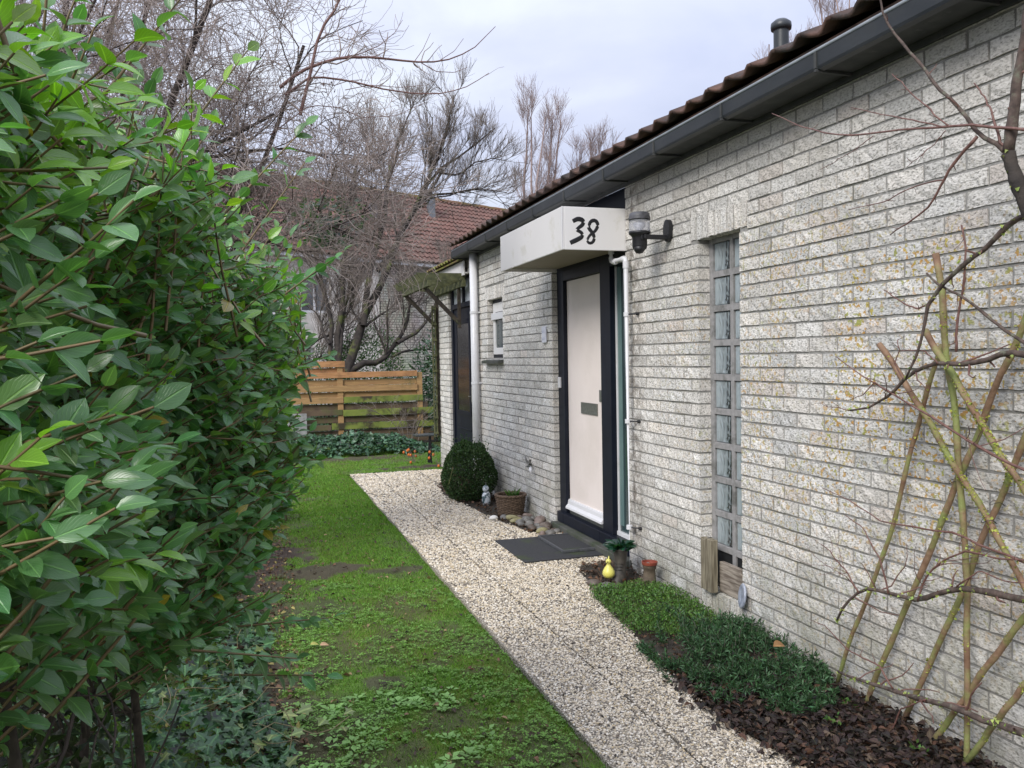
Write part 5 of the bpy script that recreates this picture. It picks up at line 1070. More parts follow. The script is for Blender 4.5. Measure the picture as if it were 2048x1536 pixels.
M['flue'] = mat('lead_grey', (.10, .11, .125), (.15, .16, .18), 3, .6)
for s, d, h, w in ((6.0, 2.55, .85, .28), (2.6, 2.0, .5, .3)):
    c = fp(s, d, 5.3+(d+.35)*.85); b = MB(); b.box(c[0]-w/2, c[0]+w/2, c[1]-.25, c[1]+.25, c[2]-.2, c[2]+h); b.build('flue', M['flue'], fh, .02)
# pale dormer edge glimpsed past the eaves end
c = fp(7.5, .6, 6.0); b = MB(); b.box(c[0]-.5, c[0]+.5, c[1]-.2, c[1]+.4, c[2]-.2, c[2]+.35); b.build('roof_light', M['farframe'], fh, .02)

# ================================================================== VEGETATION
# ---- big hedge on the left
def hx(y, z):
    """the hedge's face towards the path"""
    return np.interp(y, [.8, 1.0, 1.3, 1.6, 2.0, 2.4, 2.8, 3.3], [-.31, -.265, -.235, -.18, -.05, .09, .13, .05])+.20*(fbm(y, z, 2.3, 51, 3)-.5)*2-.15*sm(1.38-z, 0, .5)*sm(y, 1.6, 2.2)
def hbot(y): return np.interp(y, [.4, .8, 1.3, 1.8, 2.4, 3.0, 3.6], [1.42, 1.36, 1.27, 1.12, .90, .78, .74])
def htop(y): return np.interp(y, [.4, 1.0, 1.6, 2.05, 2.3, 2.6, 3.5], [2.12, 2.10, 2.05, 2.05, 1.97, 1.88, 1.8])
hedge = empty('hedge_shrub', (-.4, 2.2, 0), label='large glossy broad-leaved evergreen shrub filling the left side', cat='hedge')
shoots = []; SP = []; 
def mk_shoots(n, face):
    r_ = []
    for i in range(n):
        if face == 'side':
            y = .85+2.35*rng.random()**.9; z = hbot(y)+(htop(y)-hbot(y))*rng.random(); tip = np.array([hx(y, z)+rng.normal()*.035, y, z]); d = nrm(np.array([.85, -.25+rng.normal()*.35, .35+rng.normal()*.35]))
        elif face == 'top':
            y = .9+2.2*rng.random(); x = hx(y, 2)-.9*rng.random()**1.2; tip = np.array([x, y, htop(y)+rng.normal()*.045+((.04+.14*rng.random()) if rng.random() < .28 else 0)]); d = nrm(np.array([.35+rng.normal()*.3, rng.normal()*.3, 1.]))
        elif face == 'end':
            z = .75+1.05*rng.random(); x = hx(3.1, z)-1.0*rng.random(); tip = np.array([x, 3.2+rng.normal()*.05, z]); d = nrm(np.array([.3*rng.normal(), .9, .3+.3*rng.normal()]))
        else:  # front end, seen closest
            z = 1.3+.85*rng.random(); x = -.22-.35*rng.random(); tip = np.array([x-.03, .95+rng.normal()*.03, z]); d = nrm(np.array([.4+.4*rng.normal(), -.5, .5+.3*rng.normal()]))
        L = .26+.16*rng.random(); n_ = 6
        pts_ = [tip-d*L]; dd = nrm(d+np.array([-.1, 0, -.35]))
        for q in range(1, n_): dd = nrm(dd+(d-dd)*.35+rng.normal(size=3)*.05+np.array([0, 0, .04])); pts_.append(pts_[-1]+dd*L/(n_-1))
        r_.append(np.array(pts_))
    return r_
sh = mk_shoots(1050, 'side')+mk_shoots(360, 'top')+mk_shoots(70, 'end')+mk_shoots(50, 'front')
# long bare-topped leaders breaking the outline
for (x, y, z, dx, dy, dz, L) in ((.02, 2.45, 1.98, .55, .1, .8, .26), (.0, 2.2, 2.05, .6, .1, .7, .24), (-.12, 1.8, 2.07, .5, .1, .75, .24), (-.2, 1.5, 2.08, .5, .1, .75, .2), (.14, 2.6, 1.85, .8, 0, .6, .18), (.12, 2.6, 1.6, .9, -.1, .3, .12), (.04, 2.3, .92, .85, -.2, .05, .16), (.02, 2.25, .80, .8, -.3, .0, .16), (-.05, 2.0, .95, .8, -.2, -.1, .14)):
    d = nrm(np.array([dx, dy, dz])); sh.append(np.array([[x, y, z]]) - d*.1+d*(L+.1)*np.linspace(0, 1, 6)[:, None])
sh = np.array(sh); sh = sh[np.linalg.norm(sh[:, -1]-CAM, axis=1) > .85]
tubeobj('shoot', [(sh, np.linspace(.0034, .0014, 6)[None]*np.ones((len(sh), 1)))], mat('green_brown_shoot', (.13, .10, .045), (.20, .13, .06), 9, .6), hedge, kind='stuff')
LP, LA, LN, LS, LT, LY = [], [], [], [], [], []
for s in sh:
    d = np.gradient(s, axis=0); phase = rng.random()*PI
    top = sm(s[-1][2], 1.75, 2.1); young = rng.random() < (.05+.25*top+.45*top*sm(1.7-s[-1][1], 0, .4))
    npair = 7
    for q in range(npair+1):
        t = .10+.90*q/npair; f = t*5; i = min(int(f), 4); p = s[i]*(1-(f-i))+s[i+1]*(f-i); a = nrm(d[i])
        r0 = nrm(np.cross(a, [0, 0, 1.])+1e-4); r1 = np.cross(a, r0); ph = phase+q*PI/2
        for sg_ in ((1, -1) if q < npair else (1,)):
            lat = (r0*math.cos(ph)+r1*math.sin(ph))*sg_
            ax = nrm(a*(.55+.7*t)+lat*(1.0-.35*t)+np.array([.05, -.05, -.50])+rng.normal(size=3)*.22) if q < npair else nrm(a+rng.normal(size=3)*.2)
            LP.append(p); LA.append(ax); LN.append(nrm(np.array([.50, -.50, .80])+a*.25+rng.normal(size=3)*.42)); LS.append((.031+.024*rng.random())*(1.05-.35*max(0, t-.75)*2)*(1.12 if young else 1))
            base = np.array([.092, .215, .070]) if not young else np.array([.16, .33, .034])
            LY.append(young); base = base*(.65+.7*rng.random()); base[0] *= .8+.5*rng.random(); LT.append(base if rng.random() > .006 else np.array([.30, .24, .03]))
LP, LA, LN, LS, LT, LY = map(np.array, (LP, LA, LN, LS, LT, LY))
ok = (np.linalg.norm(LP-CAM, axis=1) > .80); LP, LA, LN, LS, LT, LY = LP[ok], LA[ok], LN[ok], LS[ok], LT[ok], LY[ok]
# the 300 leaves that show largest: nearest ones on the outside
dist = np.linalg.norm(LP-CAM, axis=1); vw = (LP-CAM)@np.array([[.9535, -.3003], [-.3009, -.9533], [-.018, .0316]]); inside = (np.abs(vw[:, 0]/-vw[:, 1]) < .60) & (vw[:, 1] < 0)
score = dist/LS+np.where(inside, 0, 1e3)+(hx(LP[:, 1], LP[:, 2])-LP[:, 0]).clip(0)*60
order = np.argsort(score); big = order[:300]; rest = order[300:]
tm = [leaf_tmpl(.52, 6, .14, .20), leaf_tmpl(.47, 6, .20, .30), leaf_tmpl(.58, 6, .09, .14), leaf_tmpl(.50, 6, .24, .05)]
t4 = rng.integers(0, 4, len(LP))
lowt = [leaf_tmpl(.53, 4, .14, .22), leaf_tmpl(.47, 4, .20, .32), leaf_tmpl(.58, 4, .09, .12), leaf_tmpl(.50, 4, .26, .05)]
VVs = []; 
for k in range(4):
    s_ = rest[t4[rest] == k]; scatter(lowt[k], LP[s_], LA[s_], LN[s_], LS[s_], LT[s_], name='foliage', m=M['leaf'], parent=hedge, kind='stuff')
lm = {}
for q in big:
    young = LY[q]; key = (int(t4[q]), bool(young), int(rng.integers(0, 3)))
    if key not in lm:
        V0, F0, U0 = tm[key[0]]; c = (np.array([.16, .33, .034]) if young else np.array([.088, .205, .068]))*(.8+.2*key[2]); lm[key] = rawmesh('leaf', V0, F0, None, M['leaf'], np.tile(c, (len(V0), 1)), U0, True)
    a = LA[q]; x = nrm(np.cross(a, LN[q])); z = np.cross(x, a)
    ob = bpy.data.objects.new('leaf', lm[key]); C.objects.link(ob); ob.parent = hedge
    mw = Matrix(((x[0], a[0], z[0], 0), (x[1], a[1], z[1], 0), (x[2], a[2], z[2], 0), (0, 0, 0, 1)))@Matrix.Scale(float(LS[q]), 4); mw.translation = Vector(LP[q])-hedge.location; ob.matrix_local = mw
# inner foliage in a darker green, and the branch framework
n = 9000; y = .95+2.25*rng.random(n); zz = rng.random(n); z = hbot(y)-.08+(htop(y)-hbot(y))*zz; x = hx(y, z)-.12-.75*rng.random(n)**.8
P = np.stack([x, y, z], 1); ok = np.linalg.norm(P-CAM, axis=1) > 1.0; P = P[ok]; n = len(P)
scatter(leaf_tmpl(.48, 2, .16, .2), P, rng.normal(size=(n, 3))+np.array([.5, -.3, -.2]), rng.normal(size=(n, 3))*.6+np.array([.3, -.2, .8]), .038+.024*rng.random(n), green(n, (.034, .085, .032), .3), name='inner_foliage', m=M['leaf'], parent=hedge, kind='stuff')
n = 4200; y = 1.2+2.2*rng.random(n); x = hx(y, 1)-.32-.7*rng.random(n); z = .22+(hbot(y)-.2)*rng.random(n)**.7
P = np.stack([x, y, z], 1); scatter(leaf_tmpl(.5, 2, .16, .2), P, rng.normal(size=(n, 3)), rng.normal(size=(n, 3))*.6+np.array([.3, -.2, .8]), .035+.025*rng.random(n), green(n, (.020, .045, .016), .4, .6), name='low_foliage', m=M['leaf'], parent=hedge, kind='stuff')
bases = []
for x, y in ((-.42, 1.35), (-.5, 1.75), (-.38, 2.1), (-.62, 2.45), (-.4, 2.8), (-.55, 1.1)):
    P = [np.array([x, y, -.03])]; d = nrm(np.array([rng.normal()*.3, rng.normal()*.2, 1.]))
    for q in range(6): d = nrm(d+rng.normal(size=3)*.22+np.array([.02, 0, .25])); P.append(P[-1]+d*.32)
    P = np.array(P); P[:, 2] = np.minimum(P[:, 2], 1.95); P[:, 1] = np.clip(P[:, 1], 1.0, 3.1); P[:, 0] = np.minimum(P[:, 0], np.minimum(hx(P[:, 1], np.maximum(P[:, 2], .9))-.22, -.25)); bases.append(P)
bases = np.array(bases); R0 = np.linspace(.015, .007, 7)[None]*np.ones((len(bases), 1))
for i in range(len(bases)): tubeobj('stem', [(bases[i:i+1], R0[i:i+1])], M['bark'], hedge, 8)
b1 = sprout(bases, R0, 11, 6, (.4, .75), .15, .9, .2, .1, .6, .4, .003); b2 = sprout(*b1, 5, 5, (.2, .4), .2, .8, .2, .1, .6, .5, .002)
keep1 = np.linalg.norm(b1[0]-CAM, axis=2).min(1) > .75; keep2 = np.linalg.norm(b2[0]-CAM, axis=2).min(1) > .75
def clipx(s):   # keep the framework inside the hedge
    P, R = s; ok = (P[:, :, 0] < hx(P[:, :, 1], P[:, :, 2])-.08).all(1) & (P[:, :, 2] < 2.16).all(1) & (np.linalg.norm(P-CAM, axis=2).min(1) > 1.25); return P[ok], R[ok]
tubeobj('branches', [clipx(b1), clipx(b2)], M['bark'], hedge, 5, kind='stuff')
# a cut stub and two bigger twigs seen on the face
b = MB(); b.tube([(-.37, 1.15, 1.30), (-.245, 1.2, 1.44)], [.007, .006], 8); b.build('cut_branch', M['bark'], hedge, smooth=True)

# ---- ivy
M['vine'] = mat('ivy_stem', (.20, .16, .08), (.28, .22, .12), 30, .7)
ivy = empty('ivy_patch', (-.3, 3.6, 0), label='dark green ivy carpet under the big shrub at bottom left', cat='ivy')
def ivyh(x, y): return .02+.24*sm(.10-x, 0, .55)*sm(y, 1.6, 2.2)*(.7+.6*fbm(x, y, 3, 66))
n = 5200; y = 1.9+3.7*rng.random(n)**1.1; x = (.09+.05*np.sin(y*4)-.10*(y-3)*.35)-1.7*rng.random(n)**1.2; h = ivyh(x, y)
P = np.stack([x, y, h*(1-.5*rng.random(n)**2)+.01], 1)
T_ = green(n, (.036, .088, .036), .45); T_[rng.random(n) < .04] = (.13, .17, .05)
scatter(ivy_tmpl(), P, rng.normal(size=(n, 3))*np.array([1, 1, .35])+np.array([.2, -.4, -.15]), np.array([.15, -.25, 1.])+rng.normal(size=(n, 3))*.42, .036+.036*rng.random(n)**1.5, T_, tri=True, smooth=False, name='foliage', m=M['ivyleaf'], parent=ivy, kind='stuff')
st = []; 
for i in range(70):
    p = np.array([-.9+1.05*rng.random(), 2.3+2.8*rng.random(), .06]); p[2] = ivyh(p[0], p[1])+.01; d = nrm(np.array([rng.normal(), rng.normal(), .15])); P_ = [p]
    for q in range(5): d = nrm(d+rng.normal(size=3)*.3*np.array([1, 1, .6])); P_.append(P_[-1]+d*.05)
    st.append(P_)
tubeobj('runner', [(np.array(st), np.full((70, 6), .0016))], M['vine'], ivy, 4, kind='stuff')
# pale trailing ivy stem on the lawn with a handful of larger leaves
tr_ = empty('ivy_trail', (.25, 3.7, 0), label='pale yellow-green ivy runner trailing onto the lawn', cat='ivy')
tp = np.array([[-.02, 3.62, .06], [.06, 3.70, .06], [.14, 3.66, .045], [.22, 3.58, .035], [.30, 3.62, .03], [.38, 3.72, .03]]); tubeobj('runner', [(tp[None], np.full((1, 6), .0022))], M['vine'], tr_, 5)
for i, (x, y, z, s_) in enumerate(((.10, 3.74, .07, .062), (.17, 3.58, .055, .058), (.27, 3.68, .05, .066), (.05, 3.58, .06, .058), (.34, 3.60, .04, .05), (.22, 3.80, .06, .07), (.40, 3.76, .04, .05))):
    scatter(ivy_tmpl(), np.array([[x, y, z]]), np.array([[rng.normal(), -.6, .1]]), np.array([[.2*rng.normal(), -.35, 1.]]), np.array([s_]), green(1, (.15, .21, .07), .12), tri=True, smooth=False, name='leaf', m=M['ivyleaf'], parent=tr_)
# ivy bank at the fence
ib = empty('ivy_bank', (1.2, 14.9, 0), label='low dark ivy mound along the foot of the wooden fence', cat='ivy')
n = 4200; x = -.8+4.0*rng.random(n); y = 14.15+1.2*rng.random(n); h = .30*sm(y, 14.0, 14.6)*(.55+.8*fbm(x, y, 2.3, 70))*sm(3.3-x, 0, 1.2)
P = np.stack([x, y, h*(1-.4*rng.random(n)**2)+.015], 1)
scatter(ivy_tmpl(), P, rng.normal(size=(n, 3))*np.array([1, 1, .4])+np.array([0, -.6, -.1]), np.array([0, -.4, 1.])+rng.normal(size=(n, 3))*.5, .055+.045*rng.random(n), green(n, (.032, .078, .042), .4), tri=True, smooth=False, name='foliage', m=M['ivyleaf'], parent=ib, kind='stuff')

# ---- lawn blades, rosettes, fallen leaves
n = 260000; y = 2.3+9.7*rng.random(n)**1.45; x = -.9+2.24*rng.random(n); s = soil_mask(x, y)
ok = (rng.random(n) > s*1.25) & (x < 1.32+.03*(vnoise(y, y*0, 11, 4)-.3)) & (rng.random(n) < .45+.9*fbm(x, y, 5, 88)); x, y = x[ok], y[ok]
n2 = 34000; x2 = -1.0+5.2*rng.random(n2); y2 = 12.0+2.5*rng.random(n2); ok = (rng.random(n2) > soil_mask(x2, y2)*1.2); x, y = np.r_[x, x2[ok]], np.r_[y, y2[ok]]
# grass creeping over the path edge
n3 = 5000; y3 = 2.4+9.4*rng.random(n3); x3 = 1.30+.05*rng.random(n3)**2*vnoise(y3, y3*0, 9, 7)*1.5; x, y = np.r_[x, x3], np.r_[y, y3]; n = len(x)
z = lawn_h(x, y)-.002; hgt = (.007+.013*rng.random(n))*(.55+.9*fbm(x, y, 2.5, 91)); hgt *= np.interp(y, [2.5, 12], [1, 1.7])
a = rng.random(n)*2*PI; lean = rng.normal(size=(n, 2))*.5; w = .0014+.0012*rng.random(n); w *= np.interp(y, [2.5, 4, 12], [1, 1.3, 2.6])
c = np.stack([x, y, z], 1); dx = np.stack([np.cos(a), np.sin(a), a*0], 1)*w[:, None]; tip = c+np.stack([lean[:, 0]*hgt, lean[:, 1]*hgt, hgt], 1)
V = np.stack([c-dx, c+dx, tip], 1).reshape(-1, 3); T = np.arange(n*3).reshape(-1, 3)
nn = fbm(x, y, 1.6, 21)[:, None]; gc = (np.array([.088, .190, .028])*(1-nn)+np.array([.150, .275, .045])*nn)*(.45+1.1*rng.random((n, 1))); dry = rng.random(n) < .04; gc[dry] = (.24, .2, .09)
tag(addo('lawn_grass', rawmesh('lawn_grass', V, None, T, M['grass'], np.repeat(gc, 3, 0))), label='short mossy green grass of the lawn', cat='grass', kind='stuff')
# broad-leaved weeds
def rosette(cx, cy, n_, size, base, nm, lab, cat):
    P, A, N_, S, T_ = [], [], [], [], []
    for x, y in zip(cx, cy):
        k = rng.integers(3, 7); s0 = size*(.6+.8*rng.random()); ph = rng.random()*6; col = np.array(base)*(.75+.5*rng.random())
        for q in range(k):
            t = ph+q*2.4; P.append((x+.5*s0*rng.random()*math.cos(t), y+.5*s0*rng.random()*math.sin(t), float(lawn_h(x, y))+.006+.008*rng.random())); A.append((math.cos(t), math.sin(t), .35+.5*rng.random())); N_.append((-.3*math.cos(t), -.3*math.sin(t), 1)); S.append(s0*(.7+.5*rng.random())); T_.append(col*(.85+.3*rng.random()))
    return scatter(leaf_tmpl(.72, 2, .12, .25), np.array(P), np.array(A), np.array(N_), np.array(S), np.array(T_), name=nm, m=M['smallleaf'], label=lab, cat=cat, kind='stuff')
n = 15000; y = 2.3+4.4*rng.random(n)**1.25; x = -.05+1.42*rng.random(n); q = fbm(x, y, 4.5, 33, 5)*1.1-.20*sm(y, 4.2, 6.6)-.10*sm(x, .85, 1.3)*sm(5.0-y, -1, 1); ok = (q >.37+.26*rng.random(n)) & (soil_mask(x, y) < .85) & (rng.random(n) < .8); 
rosette(x[ok], y[ok], 0, .0125, (.15, .29, .055), 'lawn_weeds', 'small pale green broad-leaved weeds spreading through the lawn', 'weeds')
n = 330; y = 2.3+1.7*rng.random(n); x = .10+.85*rng.random(n); q = fbm(x, y, 5, 34); ok = q > .55; rosette(x[ok], y[ok], 0, .030, (.21, .37, .11), 'lawn_weeds', 'larger bright green weed rosettes at the bottom of the lawn', 'weeds')
def litter(x, y, z, size, cols, nm, lab, tmpl=None):
    n = len(x); cols = np.array(cols); T_ = cols[rng.integers(0, len(cols), n)]*(.7+.6*rng.random((n, 1)))
    return scatter(tmpl or leaf_tmpl(.6, 3, .3, .35), np.stack([x, y, z], 1), rng.normal(size=(n, 3))*np.array([1, 1, .25]), np.array([0, 0, 1.])+rng.normal(size=(n, 3))*.45, size, T_, name=nm, m=M['deadleaf'], label=lab, cat='leaves', kind='stuff')
brown = [(.075, .042, .026), (.05, .03, .022), (.12, .062, .035), (.035, .024, .02), (.16, .085, .05)]
n = 5200; y = 2.4+9*rng.random(n)**1.6; x = -.2+1.45*rng.random(n)**1.3; litter(x, y, lawn_h(x, y)+.012, .007+.034*rng.random(n)**4, brown+[(.06, .04, .03), (.07, .045, .03), (.30, .2, .11)], 'fallen_leaves', 'scattered brown fallen leaves on the lawn')
n = 2800; y = 2.4+6.2*rng.random(n); x = -.42+.62*rng.random(n)**.8+.10*sm(y, 5, 7); litter(x, y, lawn_h(x, y)+.012, .012+.025*rng.random(n), brown+[(.28, .24, .08)], 'fallen_leaves', 'brown leaf litter along the foot of the hedge')
n = 6000; y = 1.9+1.75*rng.random(n)**.9; x = right_edge(y)-.03+(2.72-right_edge(y))*rng.random(n)-.06*(rng.random(n) < .15); ok = x < 2.715; x, y = x[ok], y[ok]
litter(x, y, .008+.035*rng.random(len(x)), .014+.034*rng.random(len(x)), [(.030, .018, .017), (.022, .015, .015), (.048, .028, .024), (.016, .012, .012), (.085, .042, .028), (.036, .022, .024), (.10, .07, .05)], 'leaf_litter', 'thick dark wet brown leaf litter in the bed by the path')
n = 800; y = 3.5+1.9*rng.random(n); x = right_edge(y)+(2.7-right_edge(y))*rng.random(n); litter(x, y, .01+.02*rng.random(n), .016+.02*rng.random(n), brown, 'leaf_litter', 'brown leaf crumbs among the low bed plants')
n = 1500; y = np.r_[6.99+4.4*rng.random(n//2+400), 5.15+.85*rng.random(n-n//2-400)]; x = right_edge(y)+(2.7-right_edge(y))*rng.random(n); ok = ~((y > 6.1) & (y < 7.0)); x, y = x[ok], y[ok]; litter(x, y, .008+.02*rng.random(len(x)), .014+.03*rng.random(len(x)), brown, 'leaf_litter', 'dark leaf litter among the cobbles either side of the doorstep')
for x, y, s_, c, lab in ((.33, 4.72, .055, (.50, .33, .2), 'single large tan leaf lying on the lawn beside the ivy'), (.28, 4.75, .05, (.42, .42, .12), 'yellowish leaf on the lawn left of the tan leaf'), (2.38, 3.42, .09, (.36, .20, .09), 'long tan dry leaf on top of the dark green bed plants')):
    o = scatter(leaf_tmpl(.5, 6, .3, .3), np.array([[x, y, .03 if x < 2 else .20]]), np.array([[1, .2, .05]]), np.array([[.1, -.5, 1.]]), np.array([s_]), np.array([c]), name='dry_leaf', m=M['deadleaf'], label=lab, cat='leaf')
# leaves on the gravel
n = 120; y = 2.6+9*rng.random(n); x = 1.35+.8*rng.random(n); litter(x, y, x*0+.016, .008+.016*rng.random(n), brown, 'fallen_leaves', 'few small brown leaf scraps on the gravel path')

# ---- low bed plants
gc_ = empty('ground_cover', (2.42, 4.75, 0), label='low fresh green ground-cover mat below the clay boots', cat='plant')
n = 15000; y = 4.15+1.05*rng.random(n); x = right_edge(y)-.03+(.60)*rng.random(n); ok = (x < 2.70) & (rng.random(n) < .35+fbm(x, y, 5, 41)) & (np.hypot((x-2.37)/.36, (y-4.72)/.58) < 1.05+.25*(fbm(x, y, 9, 42)-.5)); x, y = x[ok], y[ok]; n = len(x)
h = .055*(.6+.9*fbm(x, y, 7, 43)); P = np.stack([x, y, h*rng.random(n)**.5+.004], 1)
scatter(dia_tmpl(.42), P, rng.normal(size=(n, 3))*np.array([1, 1, .3])+np.array([0, 0, .9]), rng.normal(size=(n, 3)), .012+.010*rng.random(n), green(n, (.065, .17, .03), .35, .5), name='foliage', m=M['sedum'], parent=gc_, kind='stuff')
lv = empty('grey_green_bush', (2.42, 3.80, 0), label='low blue-green narrow-leaved bush in the bed beside the path', cat='plant')
n = 1250; a = rng.random(n)*2*PI; r_ = np.sqrt(rng.random(n)); sx0 = 2.33+.40*r_*np.cos(a); sy0 = 3.84+.76*r_*np.sin(a); ok = (sx0 < 2.69) & (sx0 > right_edge(sy0)-.02) & (fbm(sx0, sy0, 6, 19) > .36+.22*r_**3); sx0, sy0 = sx0[ok], sy0[ok]; n = len(sx0)
hh = (.06+.075*rng.random(n))*(1.15-.55*np.hypot((sx0-2.36)/.42, (sy0-3.84)/.76)**2)*(.75+.5*fbm(sx0, sy0, 4, 45)); dirs = nrm(np.stack([(sx0-2.42)*1.4+rng.normal(size=n)*.25, (sy0-3.8)*1.0+rng.normal(size=n)*.25, np.ones(n)], 1))
S0 = np.stack([sx0, sy0, sx0*0], 1); ST = S0[:, None]+dirs[:, None]*(hh[:, None]*np.linspace(0, 1, 4)[None])[:, :, None]; tubeobj('stem', [(ST, np.full((n, 4), .0011))], M['twig_grey'], lv, 3, kind='stuff')
reps = 26; idx = np.repeat(np.arange(n), reps); t = .25+.75*rng.random(len(idx)); P = S0[idx]+dirs[idx]*(hh[idx]*t)[:, None]; A = dirs[idx]*.6+rng.normal(size=(len(idx), 3))*.7
scatter(dia_tmpl(.20), P, A, rng.normal(size=(len(idx), 3)), .024+.016*rng.random(len(idx)), green(len(idx), (.050, .115, .046), .4), name='foliage', m=M['sedum'], parent=lv, kind='stuff')
# thin seedling sprouts among the litter
for (x, y, lab) in ((2.34, 2.95, 'tiny green seedling in the dark leaf litter near the path'), (2.55, 3.1, 'tiny green seedling close to the poles in the bed'), (2.48, 2.62, 'tiny green seedling at the bottom right of the bed')):
    n = 16; P = np.array([x, y, .03])+rng.normal(size=(n, 3))*np.array([.02, .02, .012]); o = empty('seedling', (x, y, 0), label=lab, cat='seedling')
    scatter(dia_tmpl(.55), P, rng.normal(size=(n, 3))+[0, 0, .6], rng.normal(size=(n, 3))*.5+[0, 0, 1], .018+.012*rng.random(n), green(n, (.06, .14, .03), .3, .3), name='foliage', m=M['smallleaf'], parent=o)

# ---- hazel pole fan and the old fruit tree against the wall
lab = ['hazel pole leaning left-to-right from the top of the fan', 'thick upright mossy hazel pole at the centre of the fan', 'short brown hazel pole crossing behind the upright one', 'leftmost thin hazel pole rising from the bed', 'second hazel pole from the left leaning right', 'third hazel pole from the left leaning right', 'low reddish hazel pole slanting right near the bed', 'short dark hazel pole at the lower right corner']
for q, P in enumerate(STAKES):
    P = np.array(P); r_ = .0118 if q != 3 else .0095; Pn, Rr = resample(P, r_*1.08, r_*.92, 26); Pn[:, 0] += .004*np.sin(np.arange(26)*.9+q)
    Pn[:, 0] = np.minimum(Pn[:, 0], 2.695)
    # carry the pole down to the soil
    low = Pn[np.argmin(Pn[:, 2])]
    if low[2] > .0 and q in (1, 3, 4, 5, 6, 7):
        e0 = 0 if Pn[0, 2] < Pn[-1, 2] else -1; d = Pn[e0]-Pn[1 if e0 == 0 else -2]; d = d/abs(d[2]); ex = Pn[e0]+d*(low[2]+.02); ex[0] = min(ex[0], 2.70)
        Pn = np.vstack([ex, Pn]) if e0 == 0 else np.vstack([Pn, ex]); Rr = np.full(len(Pn), r_)
    b = MB(); Rr = Rr*(1+.12*(np.sin(np.arange(len(Pn))*2.1+q) > .8)); b.tube(Pn, Rr, 10)
    po = b.build('hazel_pole', M['cane'], None, smooth=True, label=lab[q], cat='pole')
    # lichen crusts
    P_, A_, N_, S_ = [], [], [], []
    for _ in range(520 if q in (0, 2) else 150 if q in (1, 4, 5) else 60):
        i = int(min(len(Pn)-1, max(0, rng.normal(len(Pn)*.55, len(Pn)*.16)))) if q in (0, 2) else rng.choice([int(len(Pn)*f_) for f_ in (.12, .3, .5, .72, .88)]); i2 = min(i+1, len(Pn)-1)
        dd = rng.normal(size=3)*np.array([.5, 1, 1]); dd[0] = -abs(dd[0]); dd = nrm(dd); P_.append(Pn[i]+(Pn[i2]-Pn[i])*rng.random()+dd*r_*1.03); A_.append(rng.normal(size=3)); N_.append(dd); S_.append(.005+.009*rng.random())
    scatter(leaf_tmpl(.9, 2, .4, .2), np.array(P_), np.array(A_), np.array(N_), np.array(S_), green(len(P_), (.36, .40, .08), .2), name='lichen', m=M['smallleaf'], parent=po, kind='stuff')
for (x, y, z), lb in zip([STAKES[1][7], STAKES[3][7], STAKES[4][8], STAKES[5][6], STAKES[0][5]], ['on the thick upright pole', 'high on the leftmost thin pole', 'on the second pole from the left', 'on the third pole from the left', 'on the mossy slanting pole']):
    b = MB(); th = np.linspace(0, 2*PI, 12); b.tube(np.stack([x-.004+.019*np.cos(th), y+.03*np.sin(th), z+.008*np.sin(th*2)], 1), .0012, 4, cap=False); b.build('wire_tie', M['black'], None, label='thin dark wire tie '+lb, cat='wire tie', group='wire ties on the hazel poles')
ft = empty('espalier_tree', (2.5, 2.15, 0), label='bare lichened fruit tree trained over the brick wall at right', cat='tree')
b = MB(); b.tube(resample([(2.44, 1.93, -.05), (2.45, 1.94, .5), (2.43, 1.95, 1.0), (2.41, 1.97, 1.6), tuple(LIMBS[3][0][0])], .034, .024, 18)[0], np.linspace(.034, .024, 18), 12); b.build('trunk', M['bark_moss'], ft, smooth=True)
sets = []
for i, (P, r0, r1) in enumerate(LIMBS):
    r0, r1 = (r0*.6, r1*.7) if 5 <= i <= 12 else (r0, r1); Pn, Rr = resample(P, r0, r1, 18); jit = np.cumsum(rng.normal(size=(18, 3))*.0016, axis=0); Pn = Pn+jit-jit[-1]*np.linspace(0, 1, 18)[:, None]
    b = MB(); b.tube(Pn, Rr*(1+.15*(rng.random(18) > .8)), 8); b.build('limb' if max(r0, r1) > .008 else 'twig', M['bark_moss'] if i == 3 else (M['lichen_limb'] if max(r0, r1) > .0065 else M['red_twig']), ft, smooth=True)
    sets.append((Pn[None], Rr[None]))
allP = np.vstack([s[0] for s in sets]); allR = np.vstack([s[1] for s in sets])
sp1 = sprout(allP, allR, 4, 4, (.02, .07), .1, 1.0, .2, .0, .5, .5, .0013); sp1[0][:, :, 0] = np.minimum(sp1[0][:, :, 0], 2.69); tubeobj('spurs', [sp1], M['red_twig'], ft, 4, kind='stuff')
sp2 = sprout(allP[[0, 1, 2, 17, 19, 21]], allR[[0, 1, 2, 17, 19, 21]], 7, 6, (.12, .34), .1, .9, .22, .05, .5, .4, .0012); sp2[0][:, :, 0] = np.minimum(sp2[0][:, :, 0], 2.69); tubeobj('fine_twigs', [sp2], M['red_twig'], ft, 4, kind='stuff')
P_, N_, S_ = [], [], []
for li, cnt in ((0, 90), (1, 90), (2, 30), (14, 30), (21, 20), (3, 20)):
    for _ in range(cnt): i = rng.integers(0, 18); dd = rng.normal(size=3); dd[0] = -abs(dd[0]); dd = nrm(dd); P_.append(allP[li][i]+dd*allR[li][i]+rng.normal(size=3)*.006); N_.append(dd); S_.append(.008+.010*rng.random())
scatter(leaf_tmpl(.9, 2, .5, .2), np.array(P_), rng.normal(size=(len(P_), 3)), np.array(N_), np.array(S_), green(len(P_), (.34, .42, .12), .2), name='lichen', m=M['smallleaf'], parent=ft, kind='stuff')

